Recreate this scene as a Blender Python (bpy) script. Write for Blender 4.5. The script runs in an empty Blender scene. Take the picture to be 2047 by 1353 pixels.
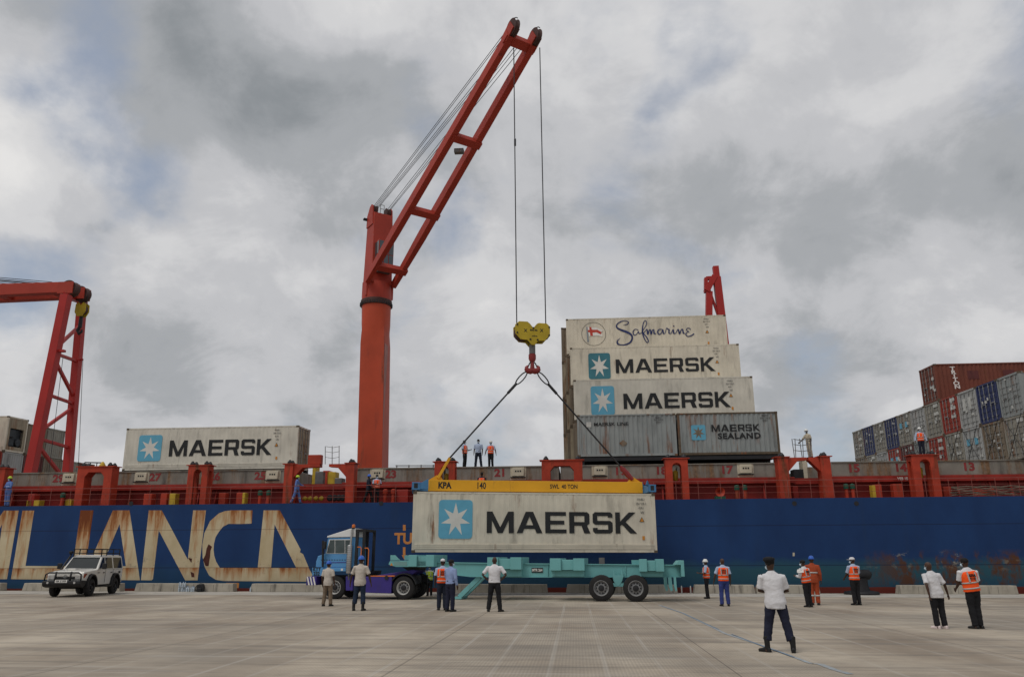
import bpy, bmesh, math, random
import numpy as np
from mathutils import Matrix, Vector, noise as mnoise
R = math.radians
random.seed(7)
S = bpy.context.scene
COL = S.collection

# ------------------------------------------------------------------ camera
FPX, PITCH, YAW, CAMH = 1550.0, math.atan(439 / 1550.0), R(4.5), 1.75
cam_d = bpy.data.cameras.new('camera'); cam = bpy.data.objects.new('camera', cam_d); COL.objects.link(cam)
cam_d.sensor_fit = 'HORIZONTAL'; cam_d.sensor_width = 36.0
cam_d.lens = 36.0 * FPX / 2047.0
cam_d.clip_start = 0.1; cam_d.clip_end = 6000
cam.location = (0, 0, CAMH); cam.rotation_euler = (math.pi / 2 + PITCH, 0, YAW)
S.camera = cam

# ------------------------------------------------------------------ pixel rays (photo pixels, 2047 x 1353)
def ray(x, y):
    r = (x - 1023.5) / FPX; u = (676.5 - y) / FPX
    up = u * math.cos(PITCH) + math.sin(PITCH); d = -u * math.sin(PITCH) + math.cos(PITCH)
    return Vector((r * math.cos(YAW) - d * math.sin(YAW), r * math.sin(YAW) + d * math.cos(YAW), up))
EYE = Vector((0, 0, CAMH))
def gnd(x, y, z=0.0):
    r = ray(x, y); return EYE + r * ((z - CAMH) / r.z)
def onY(x, y, Y):
    r = ray(x, y); return EYE + r * (Y / r.y)
# ------------------------------------------------------------------ light
SUN_EL, SUN_AZ = R(58), R(222)          # azimuth measured clockwise from +Y: behind the camera, to the left
S.view_settings.view_transform = 'Standard'; S.view_settings.look = 'None'
S.view_settings.exposure = 0.0; S.view_settings.gamma = 1.0
W = bpy.data.worlds.new('World'); S.world = W; W.use_nodes = True
def build_world():
    nt = W.node_tree; n = nt.nodes; l = nt.links; n.clear()
    out = n.new('ShaderNodeOutputWorld'); bg = n.new('ShaderNodeBackground'); l.new(bg.outputs[0], out.inputs[0])
    sky = n.new('ShaderNodeTexSky'); sky.sky_type = 'NISHITA'; sky.sun_disc = False
    sky.sun_elevation = SUN_EL; sky.sun_rotation = SUN_AZ; sky.air_density = 1.0; sky.dust_density = 2.0
    tc = n.new('ShaderNodeTexCoord')
    sep = n.new('ShaderNodeSeparateXYZ'); l.new(tc.outputs['Generated'], sep.inputs[0])
    def math_(op, a, b=None, c=None):
        m = n.new('ShaderNodeMath'); m.operation = op
        for i, v in enumerate((a, b, c)):
            if v is None: continue
            if isinstance(v, (int, float)): m.inputs[i].default_value = v
            else: l.new(v, m.inputs[i])
        return m.outputs[0]
    zc = math_('MAXIMUM', sep.outputs[2], 0.0)
    den = math_('ADD', zc, 0.55)                       # a cloud deck seen in perspective
    cx = math_('DIVIDE', sep.outputs[0], den); cy = math_('DIVIDE', sep.outputs[1], den)
    comb = n.new('ShaderNodeCombineXYZ'); l.new(cx, comb.inputs[0]); l.new(cy, comb.inputs[1])
    def noise(scale, detail, rough, off, dist=0.0, src=None):
        mp = n.new('ShaderNodeMapping'); mp.inputs['Location'].default_value = off
        l.new(src or comb.outputs[0], mp.inputs[0])
        t = n.new('ShaderNodeTexNoise'); t.inputs['Scale'].default_value = scale; t.inputs['Detail'].default_value = detail
        t.inputs['Roughness'].default_value = rough; t.inputs['Distortion'].default_value = dist
        l.new(mp.outputs[0], t.inputs['Vector']); return t.outputs['Fac']
    def ramp(f, stops):
        r = n.new('ShaderNodeValToRGB'); cr = r.color_ramp; cr.interpolation = 'EASE'
        while len(cr.elements) < len(stops): cr.elements.new(0.5)
        for e, (p, c) in zip(cr.elements, stops): e.position = p; e.color = (c[0], c[1], c[2], 1)
        l.new(f, r.inputs[0]); return r.outputs[0]
    cover = noise(2.9, 11, 0.58, CLOUD_OFF[0], 0.2)
    shade = noise(2.2, 9, 0.55, CLOUD_OFF[1], 0.15)
    fine = noise(6.0, 12, 0.62, CLOUD_OFF[2], 0.35)
    sh = math_('ADD', math_('MULTIPLY', shade, 0.62), math_('MULTIPLY', fine, 0.38))
    # cloud banks and gaps where they hang in the sky: (pixel direction, angular radius, weight)
    def banks(lst, src):
        acc = src
        for px, py, rad, wgt in lst:
            d = ray(px, py).normalized(); v = n.new('ShaderNodeVectorMath'); v.operation = 'DOT_PRODUCT'
            nz = n.new('ShaderNodeVectorMath'); nz.operation = 'NORMALIZE'; l.new(warp, nz.inputs[0]); l.new(nz.outputs[0], v.inputs[0]); v.inputs[1].default_value = d
            r = n.new('ShaderNodeMapRange'); r.interpolation_type = 'SMOOTHSTEP'; r.inputs[1].default_value = math.cos(R(rad)); r.inputs[2].default_value = math.cos(R(rad * 0.15)); r.inputs[3].default_value = 0; r.inputs[4].default_value = wgt; r.clamp = True
            l.new(v.outputs['Value'], r.inputs[0]); acc = math_('ADD', acc, r.outputs[0])
        return acc
    wn = n.new('ShaderNodeTexNoise'); wn.inputs['Scale'].default_value = 5.0; wn.inputs['Detail'].default_value = 6; l.new(tc.outputs['Generated'], wn.inputs['Vector'])
    ws = n.new('ShaderNodeVectorMath'); ws.operation = 'MULTIPLY_ADD'; l.new(wn.outputs['Color'], ws.inputs[0]); ws.inputs[1].default_value = (0.22, 0.22, 0.22); 
    wo = n.new('ShaderNodeVectorMath'); wo.operation = 'SUBTRACT'; l.new(tc.outputs['Generated'], wo.inputs[0]); wo.inputs[1].default_value = (0.11, 0.11, 0.11); l.new(wo.outputs[0], ws.inputs[2])
    warp = ws.outputs[0]
    sh = banks([(560, 190, 14, -0.10), (760, 270, 10, -0.09), (330, 110, 9, -0.05), (650, -60, 9, 0.13), (90, 260, 7, 0.13), (30, 480, 7, -0.05), (450, 560, 10, 0.06), (240, 690, 7, -0.06), (420, 660, 6, -0.05),
                (1250, 130, 11, 0.06), (1750, 250, 13, 0.05), (1950, 400, 9, -0.08), (1700, 420, 8, -0.05), (1950, 560, 6, 0.06), (1500, 480, 9, -0.03), (900, 640, 8, 0.04), (900, 780, 6, -0.03), (1650, 700, 9, -0.04)], sh)
    cover = banks([(280, 330, 6, -0.11), (420, 380, 7, -0.11), (190, 140, 5, -0.08), (480, 430, 5, -0.07), (1380, 110, 4.5, -0.09), (1440, 240, 5, -0.11), (1500, 0, 6, -0.07), (830, 520, 6, -0.10), (620, 520, 5, -0.06), (1640, 830, 5, -0.10),
                   (560, 180, 12, 0.16), (90, 300, 6, 0.14), (1700, 320, 13, 0.14), (1100, 250, 10, 0.13), (450, 640, 11, 0.12), (1100, 600, 12, 0.10), (1850, 650, 10, 0.08)], cover)
    cov = ramp(cover, [(0.29, (0, 0, 0)), (0.53, (1, 1, 1))])
    ccol = ramp(sh, [(0.27, (0.27, 0.29, 0.31)), (0.40, (0.40, 0.415, 0.435)), (0.50, (0.555, 0.56, 0.58)), (0.58, (0.67, 0.67, 0.68)), (0.70, (0.82, 0.81, 0.80))])
    skym = n.new('ShaderNodeVectorMath'); skym.operation = 'SCALE'; l.new(sky.outputs[0], skym.inputs[0]); skym.inputs[3].default_value = 0.10
    mix = n.new('ShaderNodeMix'); mix.data_type = 'RGBA'
    # veil: even the blue gaps carry thin cloud
    veil = n.new('ShaderNodeMix'); veil.data_type = 'RGBA'; veil.inputs[0].default_value = 0.42
    l.new(skym.outputs[0], veil.inputs[6]); veil.inputs[7].default_value = (0.52, 0.56, 0.63, 1)
    l.new(cov, mix.inputs[0]); l.new(veil.outputs[2], mix.inputs[6]); l.new(ccol, mix.inputs[7])
    l.new(mix.outputs[2], bg.inputs[0]); bg.inputs[1].default_value = 0.95
CLOUD_OFF = [(3.1, 1.7, 0.4), (7.3, 2.2, 5.0), (1.2, 9.1, 2.0)]
build_world()
sun_d = bpy.data.lights.new('sun', 'SUN'); sun_d.energy = 1.3; sun_d.angle = R(22); sun_d.color = (1.0, 0.96, 0.9)
sun = bpy.data.objects.new('sun', sun_d); COL.objects.link(sun)
_sd = Vector((math.sin(SUN_AZ) * math.cos(SUN_EL), math.cos(SUN_AZ) * math.cos(SUN_EL), math.sin(SUN_EL)))
sun.rotation_euler = _sd.to_track_quat('Z', 'Y').to_euler()

class Frame:
    """vertical plane through (ox,oy), turned by ang: pixel -> (x along plane, z)"""
    def __init__(s, ox, oy, ang):
        s.M = Matrix.Translation((ox, oy, 0)) @ Matrix.Rotation(ang, 4, 'Z'); s.I = s.M.inverted()
    def p(s, px, py, dy=0.0):
        o = s.I @ EYE; d = s.I.to_3x3() @ ray(px, py); q = o + d * ((dy - o.y) / d.y); return (q.x, q.z)
# the ship heels a little towards the quay and trims a little
HULLY, DECKZ = 44.2, 4.85
SHIP = Matrix.Translation((0, HULLY, DECKZ)) @ Matrix.Rotation(R(-0.26), 4, 'Y') @ Matrix.Rotation(R(1.6), 4, 'X') @ Matrix.Translation((0, -HULLY, -DECKZ))
SHIPI = SHIP.inverted(); SEYE = SHIPI @ EYE
def sY(x, y, Y):
    d = SHIPI.to_3x3() @ ray(x, y); return SEYE + d * ((Y - SEYE.y) / d.y)
def sX(x, y, X):
    d = SHIPI.to_3x3() @ ray(x, y); return SEYE + d * ((X - SEYE.x) / d.x)
def topix(p):
    X, Y, Z = p[0], p[1], p[2] - CAMH
    r = X * math.cos(YAW) + Y * math.sin(YAW); d = -X * math.sin(YAW) + Y * math.cos(YAW)
    yc = Z * math.cos(PITCH) - d * math.sin(PITCH); zc = Z * math.sin(PITCH) + d * math.cos(PITCH)
    return 1023.5 + FPX * r / zc, 676.5 - FPX * yc / zc, FPX / zc

# ------------------------------------------------------------------ mesh helpers
class MB:
    def __init__(s): s.v = []; s.f = []
    def add(s, vs, fs):
        b = len(s.v); s.v += [tuple(v) for v in vs]; s.f += [tuple(i + b for i in f) for f in fs]; return s
    def box(s, x0, x1, y0, y1, z0, z1):
        return s.add([(x0, y0, z0), (x1, y0, z0), (x1, y1, z0), (x0, y1, z0), (x0, y0, z1), (x1, y0, z1), (x1, y1, z1), (x0, y1, z1)],
                     [(0, 3, 2, 1), (4, 5, 6, 7), (0, 1, 5, 4), (1, 2, 6, 5), (2, 3, 7, 6), (3, 0, 4, 7)])
    def prism(s, poly, a, b, axis='y'):
        """polygon (u,w) extruded from a to b along axis; u,w are the other two axes in order"""
        ar = sum(poly[i][0] * poly[(i + 1) % len(poly)][1] - poly[(i + 1) % len(poly)][0] * poly[i][1] for i in range(len(poly)))
        if ar < 0: poly = poly[::-1]
        def P(u, w, t): return {'y': (u, t, w), 'x': (t, u, w), 'z': (u, w, t)}[axis]
        n = len(poly); vs = [P(u, w, a) for u, w in poly] + [P(u, w, b) for u, w in poly]
        fs = [tuple(range(n)), tuple(range(2 * n - 1, n - 1, -1))] + [(i, i + n, (i + 1) % n + n, (i + 1) % n) for i in range(n)]
        if (axis == 'y') != (b > a): pass
        return s.add(vs, fs)
    def beam(s, p0, p1, w, h, up=(0, 0, 1)):
        p0 = Vector(p0); p1 = Vector(p1); d = (p1 - p0).normalized(); u = Vector(up)
        if abs(d.dot(u)) > 0.98: u = Vector((0, 1, 0))
        sd = d.cross(u).normalized() * (w / 2); uu = sd.cross(d).normalized() * (h / 2)
        vs = [p + a * sd + b * uu for p in (p0, p1) for a, b in ((-1, -1), (1, -1), (1, 1), (-1, 1))]
        return s.add(vs, [(0, 3, 2, 1), (4, 5, 6, 7), (0, 1, 5, 4), (1, 2, 6, 5), (2, 3, 7, 6), (3, 0, 4, 7)])
    def tube(s, pts, r, n=8, ry=None, ref=(0, 0, 1)):
        pts = [Vector(p) for p in pts]; m = len(pts); b = len(s.v)
        rs = r if isinstance(r, (list, tuple)) else [r] * m
        rys = rs if ry is None else (ry if isinstance(ry, (list, tuple)) else [ry] * m)
        pa = None
        for i, p in enumerate(pts):
            d = (pts[min(i + 1, m - 1)] - pts[max(i - 1, 0)]).normalized()
            if pa is None:
                q = Vector(ref)
                if abs(d.dot(q)) > 0.95: q = Vector((1, 0, 0)) if abs(d.x) < 0.9 else Vector((0, 1, 0))
                a = (q - d * q.dot(d)).normalized()
            else: a = (pa - d * pa.dot(d)).normalized()
            pa = a; c = d.cross(a)
            for k in range(n):
                t = 2 * math.pi * k / n
                s.v.append(tuple(p + a * (rs[i] * math.cos(t)) + c * (rys[i] * math.sin(t))))
        for i in range(m - 1):
            for k in range(n):
                k2 = (k + 1) % n
                s.f.append((b + i * n + k, b + i * n + k2, b + (i + 1) * n + k2, b + (i + 1) * n + k))
        s.f.append(tuple(b + k for k in range(n - 1, -1, -1))); s.f.append(tuple(b + (m - 1) * n + k for k in range(n)))
        return s
    def lathe(s, prof, c=(0, 0, 0), axis='z', n=24, cap=True):
        """profile (r, t) turned about axis through c"""
        b = len(s.v); m = len(prof)
        for r, t in prof:
            for k in range(n):
                a = 2 * math.pi * k / n; u, w = r * math.cos(a), r * math.sin(a)
                p = {'z': (u, w, t), 'y': (w, t, u), 'x': (t, u, w)}[axis]
                s.v.append((c[0] + p[0], c[1] + p[1], c[2] + p[2]))
        for i in range(m - 1):
            for k in range(n):
                k2 = (k + 1) % n; s.f.append((b + i * n + k, b + i * n + k2, b + (i + 1) * n + k2, b + (i + 1) * n + k))
        if prof[0] == prof[-1] or not cap: return s
        if prof[0][0] > 1e-6: s.f.append(tuple(b + k for k in range(n - 1, -1, -1)))
        if prof[-1][0] > 1e-6: s.f.append(tuple(b + (m - 1) * n + k for k in range(n)))
        return s
    def ell(s, c, r, n=12, m=8):
        return s.lathe_e(c, r, n, m)
    def lathe_e(s, c, r, n, m):
        b = len(s.v)
        for i in range(m + 1):
            t = math.pi * i / m - math.pi / 2
            for k in range(n):
                a = 2 * math.pi * k / n
                s.v.append((c[0] + r[0] * math.cos(t) * math.cos(a), c[1] + r[1] * math.cos(t) * math.sin(a), c[2] + r[2] * math.sin(t)))
        for i in range(m):
            for k in range(n):
                k2 = (k + 1) % n; s.f.append((b + i * n + k, b + i * n + k2, b + (i + 1) * n + k2, b + (i + 1) * n + k))
        return s
    def mesh(s, name):
        me = bpy.data.meshes.new(name); me.from_pydata(s.v, [], s.f)
        bm = bmesh.new(); bm.from_mesh(me); bmesh.ops.recalc_face_normals(bm, faces=bm.faces); bm.to_mesh(me); bm.free()
        return me
    def build(s, name, mat, parent=None, smooth=False, bevel=0.0, M=None):
        me = s.mesh(name)
        if M is not None: me.transform(M)
        return place(me, name, mat, parent, smooth, bevel)
def place(me, name, mat, parent=None, smooth=False, bevel=0.0):
    if mat is not None:
        if len(me.materials): me.materials[0] = mat
        else: me.materials.append(mat)
    if smooth:
        for p in me.polygons: p.use_smooth = True
        if smooth == 'auto': me.set_sharp_from_angle(angle=R(40))
    o = bpy.data.objects.new(name, me); COL.objects.link(o)
    if bevel:
        b = o.modifiers.new('bevel', 'BEVEL'); b.width = bevel; b.segments = 2; b.limit_method = 'ANGLE'; b.angle_limit = R(40)
    if parent is not None: o.parent = parent
    return o
def thing(name, label, cat, M=None, group=None, kind=None):
    o = bpy.data.objects.new(name, None); COL.objects.link(o); o.empty_display_size = 0.3
    if M is not None: o.matrix_world = M
    return tag(o, label, cat, group, kind)
def tag(o, label=None, cat=None, group=None, kind=None):
    if label: o['label'] = label
    if cat: o['category'] = cat
    if group: o['group'] = group
    if kind: o['kind'] = kind
    return o
def T(x, y, z, rz=0.0): return Matrix.Translation((x, y, z)) @ Matrix.Rotation(rz, 4, 'Z')
def copy_tree(o, parent=None):
    c = o.copy(); COL.objects.link(c); c.parent = parent
    for ch in list(o.children): copy_tree(ch, c)
    return c
_fontcache = {}
def text_mesh(body, size, bold=0.0, depth=0.004, sx=1.0, spacing=1.0):
    cu = bpy.data.curves.new('text', 'FONT'); cu.body = body; cu.size = size; cu.extrude = depth; cu.offset = bold
    cu.align_x = 'CENTER'; cu.align_y = 'CENTER'; cu.space_character = spacing; cu.resolution_u = 3
    o = bpy.data.objects.new('text', cu); COL.objects.link(o)
    me = bpy.data.meshes.new_from_object(o.evaluated_get(bpy.context.evaluated_depsgraph_get()))
    bpy.data.objects.remove(o); bpy.data.curves.remove(cu)
    if sx != 1.0: me.transform(Matrix.Diagonal((sx, 1, 1, 1)))
    return me
# text plane (x right, y up) -> local plane facing -Y (viewer)
FACE = Matrix(((1, 0, 0, 0), (0, 0, -1, 0), (0, 1, 0, 0), (0, 0, 0, 1)))
def text(body, size, mat, parent, x, z, y=0.0, bold=0.0, sx=1.0, M=None, name='lettering', spacing=1.0):
    me = text_mesh(body, size, bold, 0.003, sx, spacing)
    me.transform(Matrix.Translation((x, y, z)) @ FACE if M is None else M)
    return place(me, name, mat, parent)

# ------------------------------------------------------------------ materials
MATS = {}
def mat(name, base, rough=0.6, var=0.12, scale=1.2, rust=0.0, rustcol=(0.16, 0.05, 0.018), streak=True, metal=0.0, dirt=0.0,
        dirtcol=(0.05, 0.045, 0.04), bump=0.0, bscale=30.0, spec=0.3, rscale=1.0, coat=0.0):
    if name in MATS: return MATS[name]
    m = bpy.data.materials.new(name); m.use_nodes = True; MATS[name] = m
    nt = m.node_tree; n = nt.nodes; l = nt.links
    b = n['Principled BSDF']; b.inputs['Roughness'].default_value = rough; b.inputs['Metallic'].default_value = metal
    b.inputs['Specular IOR Level'].default_value = spec
    if coat: b.inputs['Coat Weight'].default_value = coat
    tc = n.new('ShaderNodeTexCoord'); oi = n.new('ShaderNodeObjectInfo')
    w = n.new('ShaderNodeMath'); w.operation = 'MULTIPLY'; l.new(oi.outputs['Random'], w.inputs[0]); w.inputs[1].default_value = 37.0
    def noise(sc, det, vs=(1, 1, 1), ro=0.55):
        mp = n.new('ShaderNodeMapping'); mp.inputs['Scale'].default_value = vs; l.new(tc.outputs['Object'], mp.inputs[0])
        t = n.new('ShaderNodeTexNoise'); t.noise_dimensions = '4D'; t.inputs['Scale'].default_value = sc; t.inputs['Detail'].default_value = det
        t.inputs['Roughness'].default_value = ro; l.new(mp.outputs[0], t.inputs['Vector']); l.new(w.outputs[0], t.inputs['W']); return t.outputs['Fac']
    def ramp(f, p0, p1):
        r = n.new('ShaderNodeMapRange'); r.inputs[1].default_value = p0; r.inputs[2].default_value = p1; r.clamp = True; l.new(f, r.inputs[0]); return r.outputs[0]
    def mix(f, a, c):
        x = n.new('ShaderNodeMix'); x.data_type = 'RGBA'
        if isinstance(f, float): x.inputs[0].default_value = f
        else: l.new(f, x.inputs[0])
        for i, q in ((6, a), (7, c)):
            if isinstance(q, tuple): x.inputs[i].default_value = (*q, 1)
            else: l.new(q, x.inputs[i])
        return x.outputs[2]
    lo = tuple(c * (1 - var) for c in base); hi = tuple(min(1, c * (1 + var)) for c in base)
    col = mix(ramp(noise(scale, 5), 0.3, 0.7), lo, hi)
    if dirt:
        col = mix(ramp(noise(scale * 2.2, 6, (1, 1, 0.18), 0.65), 0.64 - 0.26 * dirt, 0.86 - 0.2 * dirt), col, dirtcol)
    if rust:
        f1 = ramp(noise(1.4 * rscale, 8, (1, 1, 0.12) if streak else (1, 1, 1), 0.7), 0.665 - 0.27 * rust, 0.745 - 0.2 * rust)
        col = mix(f1, col, mix(ramp(noise(6.0, 4), 0.35, 0.7), rustcol, tuple(min(1, c * 2.3) for c in rustcol)))
        ro = n.new('ShaderNodeMix'); ro.data_type = 'FLOAT'; l.new(f1, ro.inputs[0]); ro.inputs[2].default_value = rough; ro.inputs[3].default_value = 0.9
        l.new(ro.outputs[0], b.inputs['Roughness'])
    l.new(col, b.inputs['Base Color'])
    if bump:
        bp = n.new('ShaderNodeBump'); bp.inputs['Strength'].default_value = bump; bp.inputs['Distance'].default_value = 0.02
        l.new(noise(bscale, 4), bp.inputs['Height']); l.new(bp.outputs[0], b.inputs['Normal'])
    return m
def glass(name, base=(0.03, 0.04, 0.045), rough=0.08):
    m = mat(name, base, rough=rough, var=0.05, spec=0.8); return m
# ================================================================== the quay, the water
def ground_material():
    m = bpy.data.materials.new('brushed concrete'); m.use_nodes = True; nt = m.node_tree; n = nt.nodes; l = nt.links
    b = n['Principled BSDF']; b.inputs['Roughness'].default_value = 0.85; b.inputs['Specular IOR Level'].default_value = 0.3
    tc = n.new('ShaderNodeTexCoord')
    def noise(sc, det, vs, ro=0.55, loc=(0, 0, 0)):
        mp = n.new('ShaderNodeMapping'); mp.inputs['Scale'].default_value = vs; mp.inputs['Location'].default_value = loc; l.new(tc.outputs['Object'], mp.inputs[0])
        t = n.new('ShaderNodeTexNoise'); t.inputs['Scale'].default_value = sc; t.inputs['Detail'].default_value = det; t.inputs['Roughness'].default_value = ro
        l.new(mp.outputs[0], t.inputs['Vector']); return t.outputs['Fac']
    def rng(f, a, c, lo=0.0, hi=1.0):
        r = n.new('ShaderNodeMapRange'); r.inputs[1].default_value = a; r.inputs[2].default_value = c; r.inputs[3].default_value = lo; r.inputs[4].default_value = hi
        r.clamp = True; l.new(f, r.inputs[0]); return r.outputs[0]
    def mix(f, a, c, typ='MIX'):
        x = n.new('ShaderNodeMix'); x.data_type = 'RGBA'; x.blend_type = typ
        if isinstance(f, float): x.inputs[0].default_value = f
        else: l.new(f, x.inputs[0])
        for i, q in ((6, a), (7, c)):
            if isinstance(q, tuple): x.inputs[i].default_value = (*q, 1)
            else: l.new(q, x.inputs[i])
        return x.outputs[2]
    def mth(op, a, c=None):
        x = n.new('ShaderNodeMath'); x.operation = op
        for i, q in enumerate((a, c)):
            if q is None: continue
            if isinstance(q, (int, float)): x.inputs[i].default_value = q
            else: l.new(q, x.inputs[i])
        return x.outputs[0]
    col = mix(rng(noise(0.35, 6, (1, 0.55, 1)), 0.32, 0.7), (0.245, 0.195, 0.145), (0.53, 0.458, 0.36))
    col = mix(rng(noise(0.16, 5, (1, 1, 1), 0.6, (9, 3, 0)), 0.45, 0.72), col, (0.26, 0.23, 0.19))
    # dark stains, long and thin along the quay
    col = mix(rng(noise(0.9, 7, (0.16, 1.3, 1), 0.65, (4, 1, 0)), 0.50, 0.70, 0, 0.8), col, (0.15, 0.132, 0.112))
    col = mix(rng(noise(2.6, 8, (0.35, 1.0, 1), 0.7, (8, 2, 3)), 0.50, 0.72, 0, 0.5), col, (0.17, 0.15, 0.125))
    # pale laitance lines left by the broom every ninety centimetres, running towards the ship
    sp = n.new('ShaderNodeSeparateXYZ'); l.new(tc.outputs['Object'], sp.inputs[0])
    wob = mth('MULTIPLY', mth('SUBTRACT', noise(0.5, 3, (1, 0.3, 1)), 0.5), 0.10)
    fx = mth('FRACT', mth('DIVIDE', mth('ADD', sp.outputs[0], wob), 0.92))
    line = mth('SUBTRACT', 1.0, rng(mth('ABSOLUTE', mth('SUBTRACT', fx, 0.5)), 0.02, 0.065))
    line = mth('MULTIPLY', line, rng(noise(0.8, 5, (1.2, 0.25, 1), 0.6, (2, 7, 0)), 0.36, 0.62))
    col = mix(mth('MULTIPLY', line, 0.34), col, (0.50, 0.475, 0.43))
    # broom grooves
    wv = n.new('ShaderNodeTexWave'); wv.wave_type = 'BANDS'; wv.bands_direction = 'X'; wv.inputs['Scale'].default_value = 5.2; wv.inputs['Distortion'].default_value = 0.6
    wv.inputs['Detail'].default_value = 2; l.new(tc.outputs['Object'], wv.inputs['Vector'])
    col = mix(mth('MULTIPLY', wv.outputs['Fac'], 0.22), col, (0.16, 0.145, 0.125))
    # long pale scuffs from tyres, along the quay
    sc = rng(noise(1.6, 6, (0.07, 1.5, 1), 0.6, (5, 5, 1)), 0.6, 0.74, 0, 0.4)
    col = mix(sc, col, (0.46, 0.43, 0.385))
    # construction joints 5.5 m apart
    for ax, per, off in ((0, 5.52, 0.25), (1, 6.0, 1.0)):
        f = mth('FRACT', mth('DIVIDE', mth('ADD', sp.outputs[ax], off), per))
        j = mth('SUBTRACT', 1.0, rng(mth('ABSOLUTE', mth('SUBTRACT', f, 0.5)), 0.0015, 0.004))
        col = mix(mth('MULTIPLY', j, 0.55), col, (0.07, 0.06, 0.05))
    l.new(col, b.inputs['Base Color'])
    bp = n.new('ShaderNodeBump'); bp.inputs['Strength'].default_value = 0.5; bp.inputs['Distance'].default_value = 0.01
    hh = mth('ADD', mth('MULTIPLY', wv.outputs['Fac'], 0.6), noise(14, 5, (1, 0.2, 1))); l.new(hh, bp.inputs['Height']); l.new(bp.outputs[0], b.inputs['Normal'])
    return m
QUAY_EDGE = 43.62
mb = MB().box(-900, 900, -400, 39.0, -6, 0.0); mb.box(-900, 900, 39.12, QUAY_EDGE, -6, 0.004); mb.box(-900, 900, 39.0, 39.12, -6, -0.09)
quay = tag(mb.build('quay', ground_material()), kind='structure')
m_pale = mat('pale concrete', (0.40, 0.375, 0.33), 0.9, 0.16, 0.8, dirt=0.35, bump=0.3)
m_kerb = mat('kerb concrete', (0.37, 0.335, 0.275), 0.9, 0.18, 1.4, dirt=0.45, bump=0.35)
MB().box(-900, 900, 39.3, 42.88, 0.0, 0.009).build('apron_strip', m_pale, quay)
mb = MB().box(-900, 900, 39.03, 39.09, -0.09, -0.012); mb.build('crane_rail', mat('worn steel', (0.12, 0.11, 0.10), 0.5, 0.2, metal=0.7), quay)
m_chalk = mat('blue chalk', (0.27, 0.32, 0.36), 0.9, 0.25, 6.0, dirt=0.9, dirtcol=(0.31, 0.28, 0.235))
m_chalk2 = mat('blue line', (0.10, 0.17, 0.26), 0.9, 0.3, 5.0)
def strip(pix, w, z, name, m):
    P = [gnd(*q) for q in pix]; mb = MB(); vs = []; fs = []
    for i, p in enumerate(P):
        d = (P[min(i + 1, len(P) - 1)] - P[max(0, i - 1)]).normalized(); s = Vector((-d.y, d.x, 0)) * w / 2
        vs += [(p.x - s.x, p.y - s.y, z), (p.x + s.x, p.y + s.y, z)]
    fs = [(2 * i, 2 * i + 1, 2 * i + 3, 2 * i + 2) for i in range(len(P) - 1)]
    return mb.add(vs, fs).build(name, m, quay)
strip([(1318, 1209), (1365, 1225), (1432, 1257), (1450, 1266), (1530, 1292), (1585, 1312), (1622, 1326)], 0.09, 0.006, 'chalk_line', m_chalk)
strip([(1322, 1210.5), (1368, 1226.5), (1437, 1258)], 0.03, 0.010, 'chalk_line', m_chalk2)
strip([(1462, 1267), (1530, 1293.5), (1588, 1314)], 0.03, 0.010, 'chalk_line', m_chalk2)
strip([(1622, 1326), (1640, 1327), (1668, 1338), (1700, 1347)], 0.12, 0.006, 'chalk_line', m_chalk)
# kerb: long concrete blocks with gaps; positions along the quay read from the photograph
KY0, KY1, KH = 42.9, 43.45, 0.43
for a, b in ((-330, -180), (-150, 0), (43, 239), (268, 466), (499, 668), (672, 842), (880, 1095), (1131, 1355), (1387, 1510), (1513, 1640), (1797, 2036), (2075, 2280), (2310, 2500)):
    xa = onY(a, 1180, KY0).x; xb = onY(b, 1180, KY0).x
    mb = MB().prism([(xa, 0), (xb, 0), (xb - 0.05, KH), (xa + 0.09, KH)], KY0, KY1)
    o = mb.build('kerb_block', m_kerb, quay, bevel=0.025)
    n = max(1, int((xb - xa) / 0.95)); mj = MB()
    for k in range(1, n):
        x = xa + (xb - xa) * k / n; mj.box(x - 0.008, x + 0.008, KY0 - 0.003, KY0 + 0.01, 0.02, KH * 0.86)
    if n > 1: mj.build('form_joint', mat('joint dark', (0.10, 0.09, 0.08), 0.9), o)
water_m = mat('harbour water', (0.02, 0.05, 0.05), 0.08, 0.2, 0.3, bump=0.4, bscale=2.0)
tag(MB().box(-900, 900, QUAY_EDGE + 0.01, 900, -6, -2.6).build('water', water_m), kind='structure')

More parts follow.
